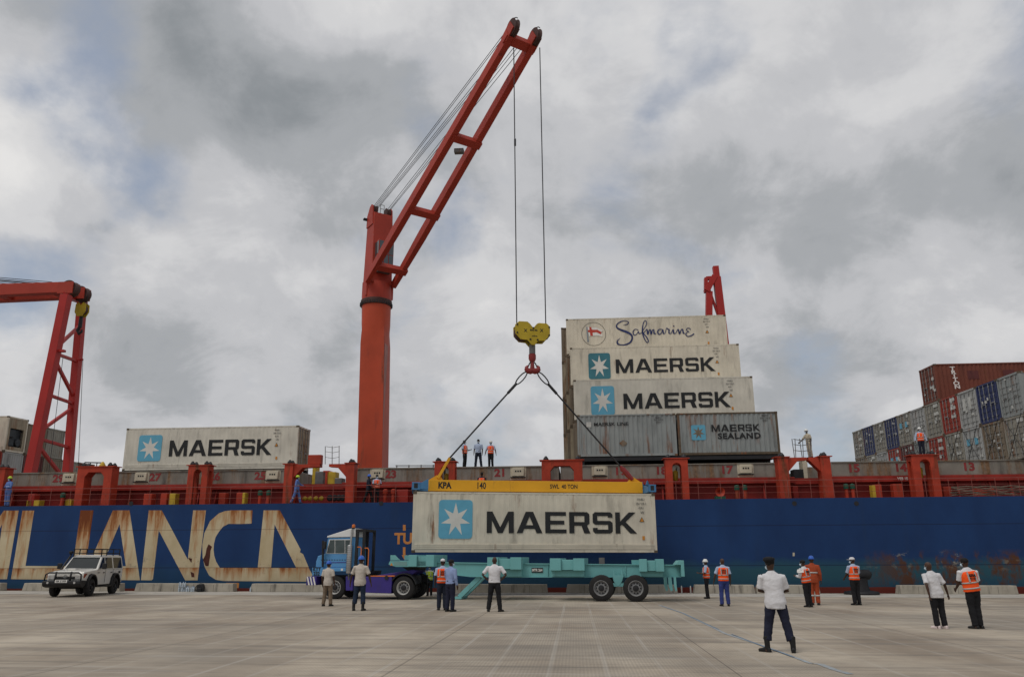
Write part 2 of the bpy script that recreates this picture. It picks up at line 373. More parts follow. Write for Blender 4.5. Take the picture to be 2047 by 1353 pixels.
# ================================================================== the ship
m_hull = None
def hull_material():
    m = bpy.data.materials.new('hull paint'); m.use_nodes = True; nt = m.node_tree; n = nt.nodes; l = nt.links
    b = n['Principled BSDF']; b.inputs['Roughness'].default_value = 0.6; b.inputs['Specular IOR Level'].default_value = 0.22
    tc = n.new('ShaderNodeTexCoord'); sp = n.new('ShaderNodeSeparateXYZ'); l.new(tc.outputs['Object'], sp.inputs[0])
    def noise(sc, det, vs, ro=0.55, loc=(0, 0, 0)):
        mp = n.new('ShaderNodeMapping'); mp.inputs['Scale'].default_value = vs; mp.inputs['Location'].default_value = loc; l.new(tc.outputs['Object'], mp.inputs[0])
        t = n.new('ShaderNodeTexNoise'); t.inputs['Scale'].default_value = sc; t.inputs['Detail'].default_value = det; t.inputs['Roughness'].default_value = ro
        l.new(mp.outputs[0], t.inputs['Vector']); return t.outputs['Fac']
    def rng(f, a, c, lo=0.0, hi=1.0):
        r = n.new('ShaderNodeMapRange'); r.inputs[1].default_value = a; r.inputs[2].default_value = c; r.inputs[3].default_value = lo; r.inputs[4].default_value = hi
        r.clamp = True; l.new(f, r.inputs[0]); return r.outputs[0]
    def mth(op, a, c=None):
        x = n.new('ShaderNodeMath'); x.operation = op
        for i, q in enumerate((a, c)):
            if q is None: continue
            if isinstance(q, (int, float)): x.inputs[i].default_value = q
            else: l.new(q, x.inputs[i])
        return x.outputs[0]
    def mix(f, a, c):
        x = n.new('ShaderNodeMix'); x.data_type = 'RGBA'; l.new(f, x.inputs[0])
        for i, q in ((6, a), (7, c)):
            if isinstance(q, tuple): x.inputs[i].default_value = (*q, 1)
            else: l.new(q, x.inputs[i])
        return x.outputs[2]
    z = sp.outputs[2]; x = sp.outputs[0]
    col = mix(rng(noise(0.5, 5, (1, 1, 0.5)), 0.3, 0.7), (0.007, 0.029, 0.100), (0.011, 0.044, 0.142))
    col = mix(rng(noise(1.2, 6, (1.2, 1, 0.12), 0.65), 0.55, 0.8, 0, 0.45), col, (0.016, 0.036, 0.085))
    zz = mth('ADD', z, mth('MULTIPLY', mth('SUBTRACT', noise(0.5, 5, (1, 1, 1)), 0.5), 0.9))
    # faded, greener paint low on the side, more so towards the bow
    low = mth('MULTIPLY', rng(zz, 1.75, 1.2), rng(mth('ADD', x, mth('MULTIPLY', noise(0.3, 3, (1, 1, 1)), 10.0)), -6, 14, 0.3, 1.0))
    col = mix(low, col, (0.020, 0.075, 0.105))
    foot = rng(zz, 0.75, 0.35); col = mix(mth('MULTIPLY', foot, 0.7), col, (0.016, 0.06, 0.105))
    red = rng(mth('ADD', z, mth('MULTIPLY', noise(2.0, 4, (1, 1, 1)), 0.06)), 0.27, 0.24); col = mix(red, col, (0.13, 0.022, 0.014))
    # rust and scraped paint near the bow end
    reg = mth('MULTIPLY', rng(x, 14.5, 17.5), mth('MULTIPLY', rng(z, 0.2, 0.4), rng(z, 2.15, 1.75)))
    col = mix(mth('MULTIPLY', reg, rng(noise(0.9, 8, (0.8, 1, 0.5), 0.7, (3, 0, 1)), 0.47, 0.56)), col, (0.085, 0.034, 0.017))
    col = mix(mth('MULTIPLY', mth('MULTIPLY', reg, rng(z, 0.9, 1.3)), mth('MULTIPLY', rng(noise(0.45, 3, (1, 1, 1), 0.5, (2, 0, 5)), 0.48, 0.6), rng(noise(1.7, 9, (0.7, 1, 1.3), 0.75, (7, 0, 4)), 0.55, 0.59))), col, (0.30, 0.28, 0.22))
    r2 = mth('MULTIPLY', rng(noise(2.2, 8, (1, 1, 0.16), 0.75, (1, 2, 3)), 0.69, 0.76), rng(z, 2.6, 1.0)); col = mix(mth('MULTIPLY', r2, 0.7), col, (0.07, 0.03, 0.02))
    # plate seams
    for zs in (3.42, 1.34):
        f = rng(mth('ABSOLUTE', mth('SUBTRACT', z, zs)), 0.012, 0.03, 0.75, 0.0); col = mix(f, col, (0.007, 0.015, 0.045))
    l.new(col, b.inputs['Base Color'])
    bp = n.new('ShaderNodeBump'); bp.inputs['Strength'].default_value = 0.5; bp.inputs['Distance'].default_value = 0.05
    l.new(mth('ADD', noise(0.8, 3, (1, 1, 0.6)), mth('MULTIPLY', noise(12, 4, (1, 1, 1)), 0.15)), bp.inputs['Height']); l.new(bp.outputs[0], b.inputs['Normal'])
    return m
def letter_material():
    m = bpy.data.materials.new('cream hull lettering'); m.use_nodes = True; nt = m.node_tree; n = nt.nodes; l = nt.links
    b = n['Principled BSDF']; b.inputs['Roughness'].default_value = 0.8; b.inputs['Specular IOR Level'].default_value = 0.25
    tc = n.new('ShaderNodeTexCoord'); sp = n.new('ShaderNodeSeparateXYZ'); l.new(tc.outputs['Object'], sp.inputs[0])
    def noise(sc, det, vs, ro=0.55, loc=(0, 0, 0)):
        mp = n.new('ShaderNodeMapping'); mp.inputs['Scale'].default_value = vs; mp.inputs['Location'].default_value = loc; l.new(tc.outputs['Object'], mp.inputs[0])
        t = n.new('ShaderNodeTexNoise'); t.inputs['Scale'].default_value = sc; t.inputs['Detail'].default_value = det; t.inputs['Roughness'].default_value = ro
        l.new(mp.outputs[0], t.inputs['Vector']); return t.outputs['Fac']
    def rng(f, a, c, lo=0.0, hi=1.0):
        r = n.new('ShaderNodeMapRange'); r.inputs[1].default_value = a; r.inputs[2].default_value = c; r.inputs[3].default_value = lo; r.inputs[4].default_value = hi
        r.clamp = True; l.new(f, r.inputs[0]); return r.outputs[0]
    def mth(op, a, c=None):
        x = n.new('ShaderNodeMath'); x.operation = op
        for i, q in enumerate((a, c)):
            if q is None: continue
            if isinstance(q, (int, float)): x.inputs[i].default_value = q
            else: l.new(q, x.inputs[i])
        return x.outputs[0]
    def mix(f, a, c):
        x = n.new('ShaderNodeMix'); x.data_type = 'RGBA'; l.new(f, x.inputs[0])
        for i, q in ((6, a), (7, c)):
            if isinstance(q, tuple): x.inputs[i].default_value = (*q, 1)
            else: l.new(q, x.inputs[i])
        return x.outputs[2]
    x, z = sp.outputs[0], sp.outputs[2]
    col = mix(rng(noise(0.9, 5, (1, 1, 0.6)), 0.3, 0.7), (0.45, 0.36, 0.215), (0.60, 0.51, 0.345))
    # orange rust runs: they start at the top edge and at the seam and fade downwards
    topf = rng(z, 2.9, 4.4, 0.0, 0.19); seam = mth('MULTIPLY', rng(z, 0.7, 1.33, 0.0, 0.17), rng(z, 1.36, 1.33))
    aft = rng(mth('ABSOLUTE', mth('SUBTRACT', x, -28.6)), 1.0, 3.2, 0.24, 0.0)
    run = mth('ADD', noise(1.5, 8, (1.5, 1, 0.17), 0.68, (2, 0, 0)), mth('ADD', mth('ADD', topf, seam), mth('MULTIPLY', aft, rng(z, 1.2, 3.6))))
    col = mix(rng(run, 0.54, 0.74, 0, 0.9), col, (0.36, 0.13, 0.028))
    col = mix(rng(run, 0.68, 0.84, 0, 0.95), col, (0.15, 0.036, 0.010))
    # chafed grey and black scuffs low down
    sc = mth('MULTIPLY', rng(noise(3.2, 9, (1, 1, 1.2), 0.75, (5, 0, 2)), 0.56, 0.66), mth('MULTIPLY', rng(z, 0.9, 1.3), rng(z, 2.4, 1.7)))
    col = mix(mth('MULTIPLY', sc, 0.75), col, (0.20, 0.175, 0.14))
    col = mix(rng(noise(5.5, 8, (1, 1, 0.8), 0.7, (1, 0, 8)), 0.70, 0.75, 0, 0.9), col, (0.09, 0.03, 0.015))
    for zs in (3.42, 1.34):
        col = mix(rng(mth('ABSOLUTE', mth('SUBTRACT', z, zs)), 0.008, 0.025, 0.55, 0.0), col, (0.14, 0.07, 0.04))
    l.new(col, b.inputs['Base Color']); return m
m_red = mat('deck red', (0.27, 0.022, 0.014), 0.6, 0.25, 1.5, rust=0.4, rustcol=(0.07, 0.025, 0.014))
m_redo = mat('post red', (0.36, 0.038, 0.016), 0.6, 0.25, 1.5, rust=0.45, rustcol=(0.08, 0.03, 0.015))
m_redd = mat('coaming red', (0.20, 0.016, 0.012), 0.65, 0.25, 1.2, rust=0.3, rustcol=(0.06, 0.022, 0.014))
m_hatch = mat('hatch grey', (0.225, 0.21, 0.18), 0.75, 0.25, 0.8, rust=0.58, rustcol=(0.115, 0.07, 0.038), dirt=0.45)
m_cream = mat('cream paint', (0.52, 0.47, 0.36), 0.7, 0.12, 3.0, rust=0.35, rustcol=(0.17, 0.08, 0.03))
m_yel = mat('yellow paint', (0.48, 0.33, 0.03), 0.55, 0.15, 3.0, dirt=0.3)
m_green = mat('green paint', (0.015, 0.08, 0.05), 0.6, 0.2, 3.0)
m_blk = mat('black paint', (0.018, 0.018, 0.02), 0.55, 0.3, 3.0)
m_steel = mat('dull steel', (0.16, 0.155, 0.15), 0.5, 0.2, 3.0, metal=0.4, rust=0.2)
m_railp = mat('rail paint', (0.24, 0.075, 0.06), 0.6, 0.2, 3.0)
m_wht = mat('white marking', (0.70, 0.68, 0.64), 0.6, 0.08, 3.0)
m_num = mat('number red', (0.24, 0.035, 0.035), 0.7, 0.2, 3.0)
m_ink = mat('black lettering', (0.017, 0.018, 0.019), 0.6, 0.2, 2.0)
m_letter = letter_material()
m_orange = mat('tug mark orange', (0.55, 0.22, 0.06), 0.7, 0.15, 3.0)

ship = thing('container_ship', 'long blue cargo ship with red deck and huge rusty cream letters on its side', 'ship', SHIP)
# everything below is in ship coordinates (parent = ship)
XA, XB, BEAM = -95.0, 75.0, 30.0
mb = MB()
nx = 60
for i in range(nx):     # side shell in plates with the slightest unevenness, plus deck edge
    pass
poly = [(HULLY, DECKZ), (HULLY, -3.5), (HULLY + BEAM, -3.5), (HULLY + BEAM, DECKZ)]
mb.prism([(y, z) for y, z in poly], XA, XB, 'x')
hull = mb.build('hull', hull_material(), ship)
def hullp(x, y, Y=HULLY): q = sY(x, y, Y); return (q.x, q.z)
def hull_letter(polys, name='hull_letter', m=m_letter):
    mb = MB()
    for P in polys: mb.prism([hullp(*p) for p in P], HULLY - 0.006, HULLY + 0.002)
    return mb.build(name, m, hull)
hull_letter([[(8, 1020), (37.5, 1020), (14, 1157), (-10, 1157)], [(7.5, 1020.5), (4.6, 1047), (-58, 1157), (-88, 1157)]])
hull_letter([[(45, 1020), (68.5, 1020), (51, 1130.5), (138, 1131), (134, 1158), (22, 1157)]])
hull_letter([[(161, 1019.5), (187, 1019.5), (167, 1158.5), (142, 1158)]])
hull_letter([[(225.9, 1019.5), (242, 1019.5), (239, 1047), (203.6, 1131), (175.6, 1131)], [(242.05, 1019.5), (259, 1019.5), (275.7, 1131), (251.7, 1131), (239.05, 1047)],
             [(175.5, 1131.1), (275.7, 1131.1), (279.6, 1159), (163, 1158.6)]])
hull_letter([[(297.5, 1019.5), (323.3, 1019.5), (375.5, 1118), (386.2, 1019.5), (411.8, 1019.5), (395, 1159.3), (370.2, 1159.3), (317.4, 1059.6), (305.7, 1157), (303, 1159.2), (281.8, 1159)]])
hull_letter([[(505, 1019.5), (503, 1046), (480, 1046.8), (457, 1046.5), (446, 1052), (437.6, 1062.5), (431, 1073), (427.8, 1086), (427, 1098), (428.2, 1109.4), (432, 1122), (439.5, 1134.2),
              (617, 1134.6), (624, 1147), (624, 1161), (611.5, 1161.8), (447.4, 1160.6), (431.7, 1158.3), (418, 1149.5), (409.5, 1133), (405, 1113.3), (404.6, 1088), (408.8, 1064.5), (420, 1041), (437.6, 1025.4), (450, 1021), (463, 1019.5)]])
hull_letter([[(527, 1019.5), (549.5, 1019.5), (549, 1047.9), (542, 1134.1), (515.2, 1134)], [(549.55, 1019.5), (559.7, 1019.5), (601, 1098), (599.5, 1103), (606, 1107), (617.4, 1134.2), (592, 1134.1), (549.05, 1047.9)]])
# bare primer patches on the letters
m_prim = mat('dark primer', (0.075, 0.022, 0.016), 0.85, 0.3, 4.0)
for P in ([(417, 1087), (424, 1092), (421, 1100), (420, 1112), (417, 1131), (411, 1131), (405.8, 1118), (411, 1108), (413, 1096)], [(376, 1114), (384, 1116), (383, 1124), (379, 1119)], [(381, 1142), (388, 1145), (389, 1153), (383, 1153)]):
    MB().prism([hullp(*p) for p in P], HULLY - 0.010, HULLY - 0.004).build('bare_patch', m_prim, hull)
# tug mark and small marks
hull_letter([[(805.5, 1048.5), (811, 1048.5), (811, 1060), (805.5, 1060)]], 'tug_mark', m_orange)
hull_letter([[(805.5, 1093), (810.5, 1093), (810.5, 1109), (813.5, 1109), (808, 1118), (803, 1109), (805.5, 1109)]], 'tug_mark', m_orange)
a = hullp(808, 1077); text('TUG', 0.82, m_orange, hull, a[0] + 0.25, a[1], HULLY - 0.006, bold=0.03, sx=0.95)
hull_letter([[(1584.6, 1104), (1588.4, 1104), (1588.4, 1111), (1584.6, 1111)]], 'draught_mark', m_cream)
hull_letter([[(452, 1164.5), (478, 1164.5), (477, 1175), (452, 1175)]], 'draught_mark', m_orange)
for px in (262, 762, 1588, 1712):      # scuppers
    q = hullp(px, 1006); MB().lathe([(0.0, -0.012), (0.13, -0.012), (0.13, 0.02)], (q[0], HULLY, q[1]), 'y', 12).build('scupper', m_blk, hull)
# deck coaming
CO_Y, CO_T = 46.75, 6.15
D = DECKZ + 0.004
m_deck = mat('deck plate', (0.09, 0.02, 0.016), 0.8, 0.3, 1.0, dirt=0.4)
MB().box(XA, XB, HULLY + 0.002, HULLY + BEAM - 0.01, DECKZ - 0.2, DECKZ + 0.006).build('deck', m_deck, ship)
GAPS = [(sY(585, 960, CO_Y).x, sY(690, 960, CO_Y).x), (sY(1582, 950, CO_Y).x, sY(1643, 950, CO_Y).x)]
SEG = [(XA + 2, GAPS[0][0]), (GAPS[0][1], GAPS[1][0]), (GAPS[1][1], XB - 2)]
for a, b in SEG:
    co = MB().box(a, b, CO_Y, CO_Y + 25.8, DECKZ, CO_T - 0.02).build('hatch_coaming', m_redd, ship)
    MB().box(a - 0.1, b + 0.1, CO_Y - 0.32, CO_Y + 0.1, CO_T - 0.34, CO_T).build('coaming_flange', m_red, co, bevel=0.02)
    x = a + 0.5; k = 0
    while x < b:
        st = MB().prism([(CO_Y, DECKZ), (CO_Y - 0.34, DECKZ), (CO_Y - 0.10, CO_T - 0.36), (CO_Y, CO_T - 0.36)], x - 0.045, x + 0.045, 'x')
        st.build('coaming_stay', m_red, co); x += 1.45 + 0.35 * ((k * 7) % 3 - 1); k += 1
# low coaming across the gaps with lettering-coloured band
for a, b in GAPS:
    c = MB().box(a - 0.05, b + 0.05, CO_Y + 0.35, CO_Y + 0.5, DECKZ, CO_T - 0.03).build('cross_deck_wall', m_redd, ship)
    MB().box(a - 0.05, b + 0.05, CO_Y + 0.2, CO_Y + 0.34, CO_T - 0.38, CO_T - 0.05).build('coaming_flange', m_red, c)
# hatch covers with their numbers
HC_T = 7.02
covers = []
def cover(pa, pb, nums=(), boxes=()):
    a = sY(pa, 950, CO_Y).x; b = sY(pb, 950, CO_Y).x
    o = MB().box(a + 0.02, b - 0.02, CO_Y + 0.02, CO_Y + 25.6, CO_T + 0.02, HC_T).build('hatch_cover', m_hatch, ship, bevel=0.02)
    MB().box(a + 0.03, b - 0.03, CO_Y - 0.03, CO_Y + 0.02, HC_T - 0.07, HC_T - 0.005).build('edge_bar', m_hatch, o)
    for px, t in nums:
        q = sY(px, 950, CO_Y); text(t, 0.62, m_num, o, q.x, CO_T + 0.46, CO_Y + 0.012, bold=0.025, sx=1.15, name='hatch_number')
    for px in boxes:
        q = sY(px, 948, CO_Y)
        bo = MB().prism([(q.x - 0.37, CO_T + 0.26), (q.x + 0.33, CO_T + 0.26), (q.x + 0.37, CO_T + 0.76), (q.x - 0.33, CO_T + 0.76)], CO_Y - 0.14, CO_Y + 0.02).build('access_box', m_cream, o, bevel=0.02)
        MB().box(q.x - 0.46, q.x + 0.44, CO_Y - 0.17, CO_Y + 0.0, CO_T + 0.17, CO_T + 0.22).build('hinge_bar', m_blk, o)
        MB().box(q.x - 0.47, q.x + 0.47, CO_Y + 0.004, CO_Y + 0.015, CO_T + 0.04, CO_T + 0.84).build('paint_patch', m_cream, o)
        for sx in (-0.14, 0.0, 0.14): MB().box(q.x + sx - 0.045, q.x + sx + 0.045, CO_Y - 0.146, CO_Y - 0.139, CO_T + 0.5, CO_T + 0.6).build('stencil', m_ink, o)
    covers.append(o); return o
cover(-900, -20); cover(-18, 160, [(117, '29')], [140]); cover(162, 392, [(310, '27')], [284]); cover(394, 574, [(429, '26'), (520, '25')], [546])
cover(706, 888, [(781, '23')], [755]); cover(890, 1118, [(1000, '21')], [1036]); cover(1120, 1352, [(1240, '19'), (1322, '18')], [1199]); cover(1354, 1562, [(1453, '17')], [1491])
cover(1664, 1852, [(1708, '15'), (1802, '14')]); cover(1854, 2180, [(1939, '13')]); cover(2182, 2900)
q = sY(1798, 942, CO_Y); text('VSB 15', 0.2, m_wht, ship, q.x, CO_T - 0.17, CO_Y - 0.328, bold=0.006, name='stencil')
# container posts along the deck edge
PY0, PY1, PT = 45.0, 45.75, 7.2
def pxX(p): return sY(p, 960, PY0).x
def cap(mb, a, b):
    mb.box(a - 0.12, b + 0.12, PY0 - 0.06, PY1 + 0.06, PT - 0.05, PT)
def cones(o, xs):
    for x in xs:
        for y in (PY0 + 0.15, PY1 - 0.15):
            MB().lathe([(0.15, PT), (0.15, PT + 0.08), (0.09, PT + 0.16), (0.05, PT + 0.22)], (x, y, 0), 'z', 8).build('twistlock', m_blk, o)
def slot_post(pa, pb):
    a, b = pxX(pa), pxX(pb); w = b - a; t = w * 0.30
    mb = MB(); cx = (a + b) / 2; hw = w / 2 - t; zt = PT - 0.38; arc = [(cx + hw * math.cos(R(k)), zt - hw * 0.6 + hw * math.sin(R(k))) for k in range(0, 181, 20)]
    mb.prism([(a, DECKZ), (a + t, DECKZ)] + [(x, z) for x, z in arc[::-1]] + [(b - t, DECKZ), (b, DECKZ), (b, PT - 0.05), (a, PT - 0.05)], PY0, PY0 + 0.2)
    mb.prism([(a, DECKZ), (a + t, DECKZ)] + [(x, z) for x, z in arc[::-1]] + [(b - t, DECKZ), (b, DECKZ), (b, PT - 0.05), (a, PT - 0.05)], PY1 - 0.2, PY1)
    mb.box(a, b, PY0 + 0.2, PY1 - 0.2, PT - 0.36, PT - 0.05); cap(mb, a, b)
    o = mb.build('container_post', m_redo, ship, bevel=0.015); cones(o, (a + 0.18, b - 0.18))
    MB().lathe([(0.001, 5.95), (0.14, 5.98), (0.16, 6.5), (0.001, 6.6)], (cx, PY1 + 0.05, 0), 'z', 10).build('yellow_tank', m_yel, o, True); return o
def portal(pa, pb, lw):
    a, b = pxX(pa), pxX(pb); w = lw
    mb = MB().box(a, a + w, PY0, PY1, DECKZ, PT - 0.36); mb.box(b - w, b, PY0, PY1, DECKZ, PT - 0.36); mb.box(a, b, PY0, PY1, PT - 0.36, PT - 0.05)
    mb.prism([(a + w, PT - 0.36), (a + w + 0.22, PT - 0.36), (a + w, PT - 0.62)], PY0, PY1); mb.prism([(b - w, PT - 0.36), (b - w - 0.22, PT - 0.36), (b - w, PT - 0.62)], PY0, PY1)
    cap(mb, a, b); o = mb.build('container_post', m_redo, ship); cones(o, (a + 0.25, b - 0.25)); return o
def arm_post(pa, pb, arm, box=False):
    a, b = pxX(pa), pxX(pb); mb = MB().box(a, b, PY0, PY1, DECKZ, PT - 0.05); cap(mb, a, b)
    e = pxX(arm); s = 1 if e > b else -1; x0 = b if s > 0 else a
    mb.prism([(x0, PT - 0.06), (e, PT - 0.06), (e, PT - 0.22), (x0 + s * 0.55, PT - 0.26), (x0, PT - 0.85)], PY0 + 0.1, PY1 - 0.1)
    o = mb.build('container_post', m_redo, ship); cones(o, ((a + b) / 2,))
    rl = MB()
    for k in range(3):
        x = x0 + s * (0.5 + 0.42 * k)
        if k < 3: rl.tube([(x, PY0 + 0.2, PT - 0.06), (x + 0.05 * s, PY0 + 0.2, PT + 1.0)], 0.022, 6)
    for z in (0.35, 0.68, 0.98): rl.tube([(x0 + s * 0.5, PY0 + 0.2, PT + z), (x0 + s * 0.92, PY0 + 0.2, PT + z - 0.07), (x0 + s * 1.34, PY0 + 0.2, PT + z)], 0.014, 5)
    if not box: rl.build('platform_rail', m_steel, o)
    else:
        MB().box(e - 0.75, e + 0.05, PY0 + 0.15, PY1 - 0.2, PT - 0.06, PT + 0.5).build('equipment_box', m_redo, o, bevel=0.02)
    return o
arm_post(-14, 7, -60); portal(153, 222, 0.48); slot_post(374, 414); arm_post(567, 584, 636, True); arm_post(691, 707, 655); slot_post(868, 909)
portal(1083, 1165, 0.5); slot_post(1332, 1377); arm_post(1558, 1579, 1618); arm_post(1644, 1664, 1622); slot_post(1828, 1880)
# deck-edge railing
rails = MB(); a, b = XA + 3, XB - 3
RY = HULLY + 0.28
rail = MB()
for z in (0.34, 0.66): rail.tube([(a, RY, DECKZ + z), (b, RY, DECKZ + z)], 0.009, 5)
rail.tube([(a, RY, DECKZ + 0.99), (b, RY, DECKZ + 0.99)], 0.016, 6)
ro = rail.build('railing', m_railp, ship)
x = -48.0
sm = MB().tube([(0, 0, 0), (0, 0, 0.99)], 0.015, 6).mesh('stanchion'); sm.materials.append(m_railp)
while x < 40:
    o = bpy.data.objects.new('stanchion', sm); COL.objects.link(o); o.parent = ro; o.location = (x, RY, DECKZ); x += 1.22
# lockers, vents and tanks on the side deck
def deckbox(px, w, h, m, name, d=0.5, z=0.0):
    q = sY(px, 990, 45.9); MB().box(q.x - w / 2, q.x + w / 2, 45.75, 45.75 + d, DECKZ, DECKZ + h).build(name, m, ship, bevel=0.03)
for px, w, h, m, nm in ((3, 0.75, 0.42, m_yel, 'deck_locker'), (64, 0.36, 0.42, m_yel, 'deck_locker'), (78, 0.36, 0.42, m_yel, 'deck_locker'), (141, 0.4, 0.44, m_yel, 'deck_locker'), (66, 0.42, 0.8, m_red, 'fire_locker'),
                        (298, 0.5, 0.72, m_redo, 'fire_locker'), (330, 0.4, 0.75, m_redo, 'fire_locker'), (347, 0.4, 0.72, m_yel, 'deck_locker'), (446, 0.42, 0.72, m_redo, 'fire_locker'), (481, 0.4, 0.72, m_redo, 'fire_locker'), (489, 0.17, 0.72, m_yel, 'deck_locker'),
                        (805, 0.7, 0.8, m_red, 'fire_locker'), (1747, 0.17, 0.75, m_yel, 'deck_locker'), (1756, 0.36, 0.78, m_redo, 'fire_locker'), (1795, 0.5, 0.8, m_redo, 'fire_locker'), (1893, 0.45, 0.62, m_redo, 'fire_locker'), (1970, 0.9, 0.52, m_redo, 'fire_locker'), (1590, 0.3, 0.75, m_red, 'fire_locker')):
    deckbox(px, w, h, m, nm)
def vent(px, m_top, h=0.78):
    q = sY(px, 990, 45.6)
    o = MB().lathe([(0.10, DECKZ), (0.10, DECKZ + h * 0.72)], (q.x, 45.6, 0), 'z', 10).build('ventilator', m_redo, ship, 'auto')
    MB().lathe([(0.14, DECKZ + h * 0.7), (0.15, DECKZ + h), (0.05, DECKZ + h + 0.05)], (q.x, 45.6, 0), 'z', 10).build('vent_head', m_top, o, 'auto')
for px in (126, 520, 537, 1474, 1490, 1693, 1706): vent(px, m_green)
for px in (770, 786, 1660): vent(px, m_redo)
q = sY(1439, 976, 45.4)     # red fairlead horn with dark foot
h = MB().lathe([(0.12, 0.35), (0.13, 0.1), (0.25, 0.0), (0.27, -0.02), (0.2, 0.02), (0.08, 0.2), (0.02, 0.3)], (q.x, 45.4, DECKZ + 0.45), 'y', 20).build('horn_vent', m_redo, ship, 'auto')
MB().box(q.x - 0.28, q.x + 0.28, 45.35, 45.8, DECKZ, DECKZ + 0.2).build('vent_foot', m_green, h)
# mooring rope flaked on deck and gas bottles in the forward gap
for k in range(6):
    mbp = MB(); x0 = sY(1900, 985, 45.4).x
    mbp.tube([(x0 + t * 0.45, 45.3 + 0.1 * math.sin(t * 1.7 + k), DECKZ + 0.12 + 0.09 * k + 0.03 * math.sin(t * 2.3 + 2 * k)) for t in range(0, 16)], 0.03, 5).build('mooring_rope', mat('old rope', (0.16, 0.13, 0.10), 0.95, 0.3, 9), ship)
for k, px in enumerate((608, 618, 630, 641)):
    q = sY(px, 985, 46.1); MB().lathe([(0.001, -0.14), (0.12, -0.12), (0.14, 0), (0.12, 0.12), (0.001, 0.14)], (q.x, 46.3, DECKZ + 0.36), 'y', 12).build('yellow_float', m_yel, ship, True)
for k, px in enumerate((658, 667, 676, 684)):
    q = sY(px, 985, 46.1); MB().lathe([(0.06, -0.06), (0.17, -0.09), (0.2, 0), (0.17, 0.09), (0.06, 0.06)], (q.x, 46.3, DECKZ + 0.38), 'y', 12).build('tyre_fender', m_blk, ship, True)
# winch gear seen through the two gaps
for px, w, h, m, nm in ((640, 0.7, 1.0, m_steel, 'winch_box'), (627, 0.22, 1.35, m_yel, 'lashing_bin'), (651, 0.4, 1.05, m_redo, 'winch_box'), (662, 0.55, 0.95, m_yel, 'lashing_bin'), (676, 0.5, 0.5, m_steel, 'winch_box'),
                        (1598, 0.6, 0.7, m_blk, 'winch_box'), (1612, 0.3, 1.3, m_cream, 'lashing_bin'), (1628, 0.8, 0.85, m_hatch, 'winch_box')):
    q = sY(px, 955, 48.5); MB().box(q.x - w / 2, q.x + w / 2, 48.5, 49.3, CO_T - 0.6, CO_T + h * 0.85).build(nm, m, ship, bevel=0.03)
# hand rail, light post and lamp on the hatches
q1 = sY(182, 900, 52); q2 = sY(195, 900, 52)
lp = MB(); z0 = HC_T
for q in (q1, q2): lp.tube([(q.x, 52, z0), (q.x + 0.08, 52, z0 + 1.05)], 0.035, 6)
lp.tube([(q1.x - 0.35, 52, z0 + 1.1), (q2.x + 0.4, 52, z0 + 1.06)], 0.04, 6); lp.build('handrail', m_blk, ship)
rl = MB(); xa = sY(790, 930, 47.2).x; xb = sY(868, 930, 47.2).x
rl.tube([(xa, 47.3, HC_T + 0.16), (xb, 47.3, HC_T + 0.13)], 0.03, 5)
for k in range(4): x = xa + (xb - xa) * (k + 0.1) / 3.2; rl.tube([(x, 47.3, HC_T), (x, 47.3, HC_T + 0.2)], 0.035, 5)
rl.build('handrail', m_steel, ship)
q = sY(209, 928, 46); MB().lathe([(0.19, PT), (0.19, PT + 0.1), (0.09, PT + 0.28), (0.03, PT + 0.34)], (q.x, 45.8, 0), 'z', 10).build('yellow_lamp', m_yel, ship, 'auto')
# ================================================================== containers
# local frame: x along length from 0, y across (0 = side towards the quay), z up from 0
m_casting = mat('corner casting', (0.10, 0.075, 0.05), 0.8, 0.3, 4.0, rust=0.4)
def cpaint(name, base, rust=0.3, dirt=0.3):
    return mat(name, base, 0.6, 0.14, 0.9, rust=rust, rustcol=(0.12, 0.05, 0.022), dirt=dirt, dirtcol=tuple(c * 0.4 for c in base))
m_white = cpaint('reefer white', (0.58, 0.545, 0.465), 0.24, 0.36)
m_white2 = cpaint('reefer cream', (0.60, 0.545, 0.44), 0.26, 0.42)
m_whited = cpaint('reefer dirty end', (0.34, 0.285, 0.20), 0.5, 0.65)
m_grey = cpaint('container grey', (0.255, 0.275, 0.27), 0.42, 0.45)
m_grey2 = cpaint('container pale grey', (0.36, 0.365, 0.355), 0.26, 0.3)
m_greyw = cpaint('container weathered grey', (0.27, 0.255, 0.215), 0.42, 0.45)
m_blue = cpaint('container navy', (0.025, 0.035, 0.105), 0.2, 0.3)
m_cred = cpaint('container red', (0.27, 0.035, 0.02), 0.28, 0.35)
m_maroon = cpaint('container maroon', (0.105, 0.028, 0.026), 0.25, 0.35)
m_brown = cpaint('container oxide brown', (0.155, 0.045, 0.027), 0.25, 0.35)
m_tan = cpaint('container taupe', (0.20, 0.16, 0.115), 0.48, 0.5)
m_bar = mat('galvanised bar', (0.30, 0.30, 0.29), 0.45, 0.2, 3.0, metal=0.5, rust=0.25)
m_logo = mat('logo blue', (0.115, 0.36, 0.50), 0.6, 0.08, 2.0); m_logod = mat('logo teal', (0.045, 0.17, 0.21), 0.6, 0.1, 2.0)
m_star = mat('logo white', (0.62, 0.60, 0.55), 0.6, 0.08, 2.0)
m_warn = mat('warning orange', (0.55, 0.22, 0.03), 0.6, 0.1, 2.0)
m_navy = mat('script navy', (0.02, 0.03, 0.11), 0.6, 0.2, 2.0)
m_flag = mat('flag red', (0.45, 0.05, 0.03), 0.6, 0.1, 2.0)
m_stk = mat('sticker', (0.50, 0.50, 0.47), 0.6, 0.2, 2.0)
m_machine = mat('reefer machinery', (0.03, 0.035, 0.04), 0.6, 0.4, 5.0)
m_under = mat('container underside', (0.05, 0.045, 0.04), 0.8, 0.3, 2.0)
CW = 2.438
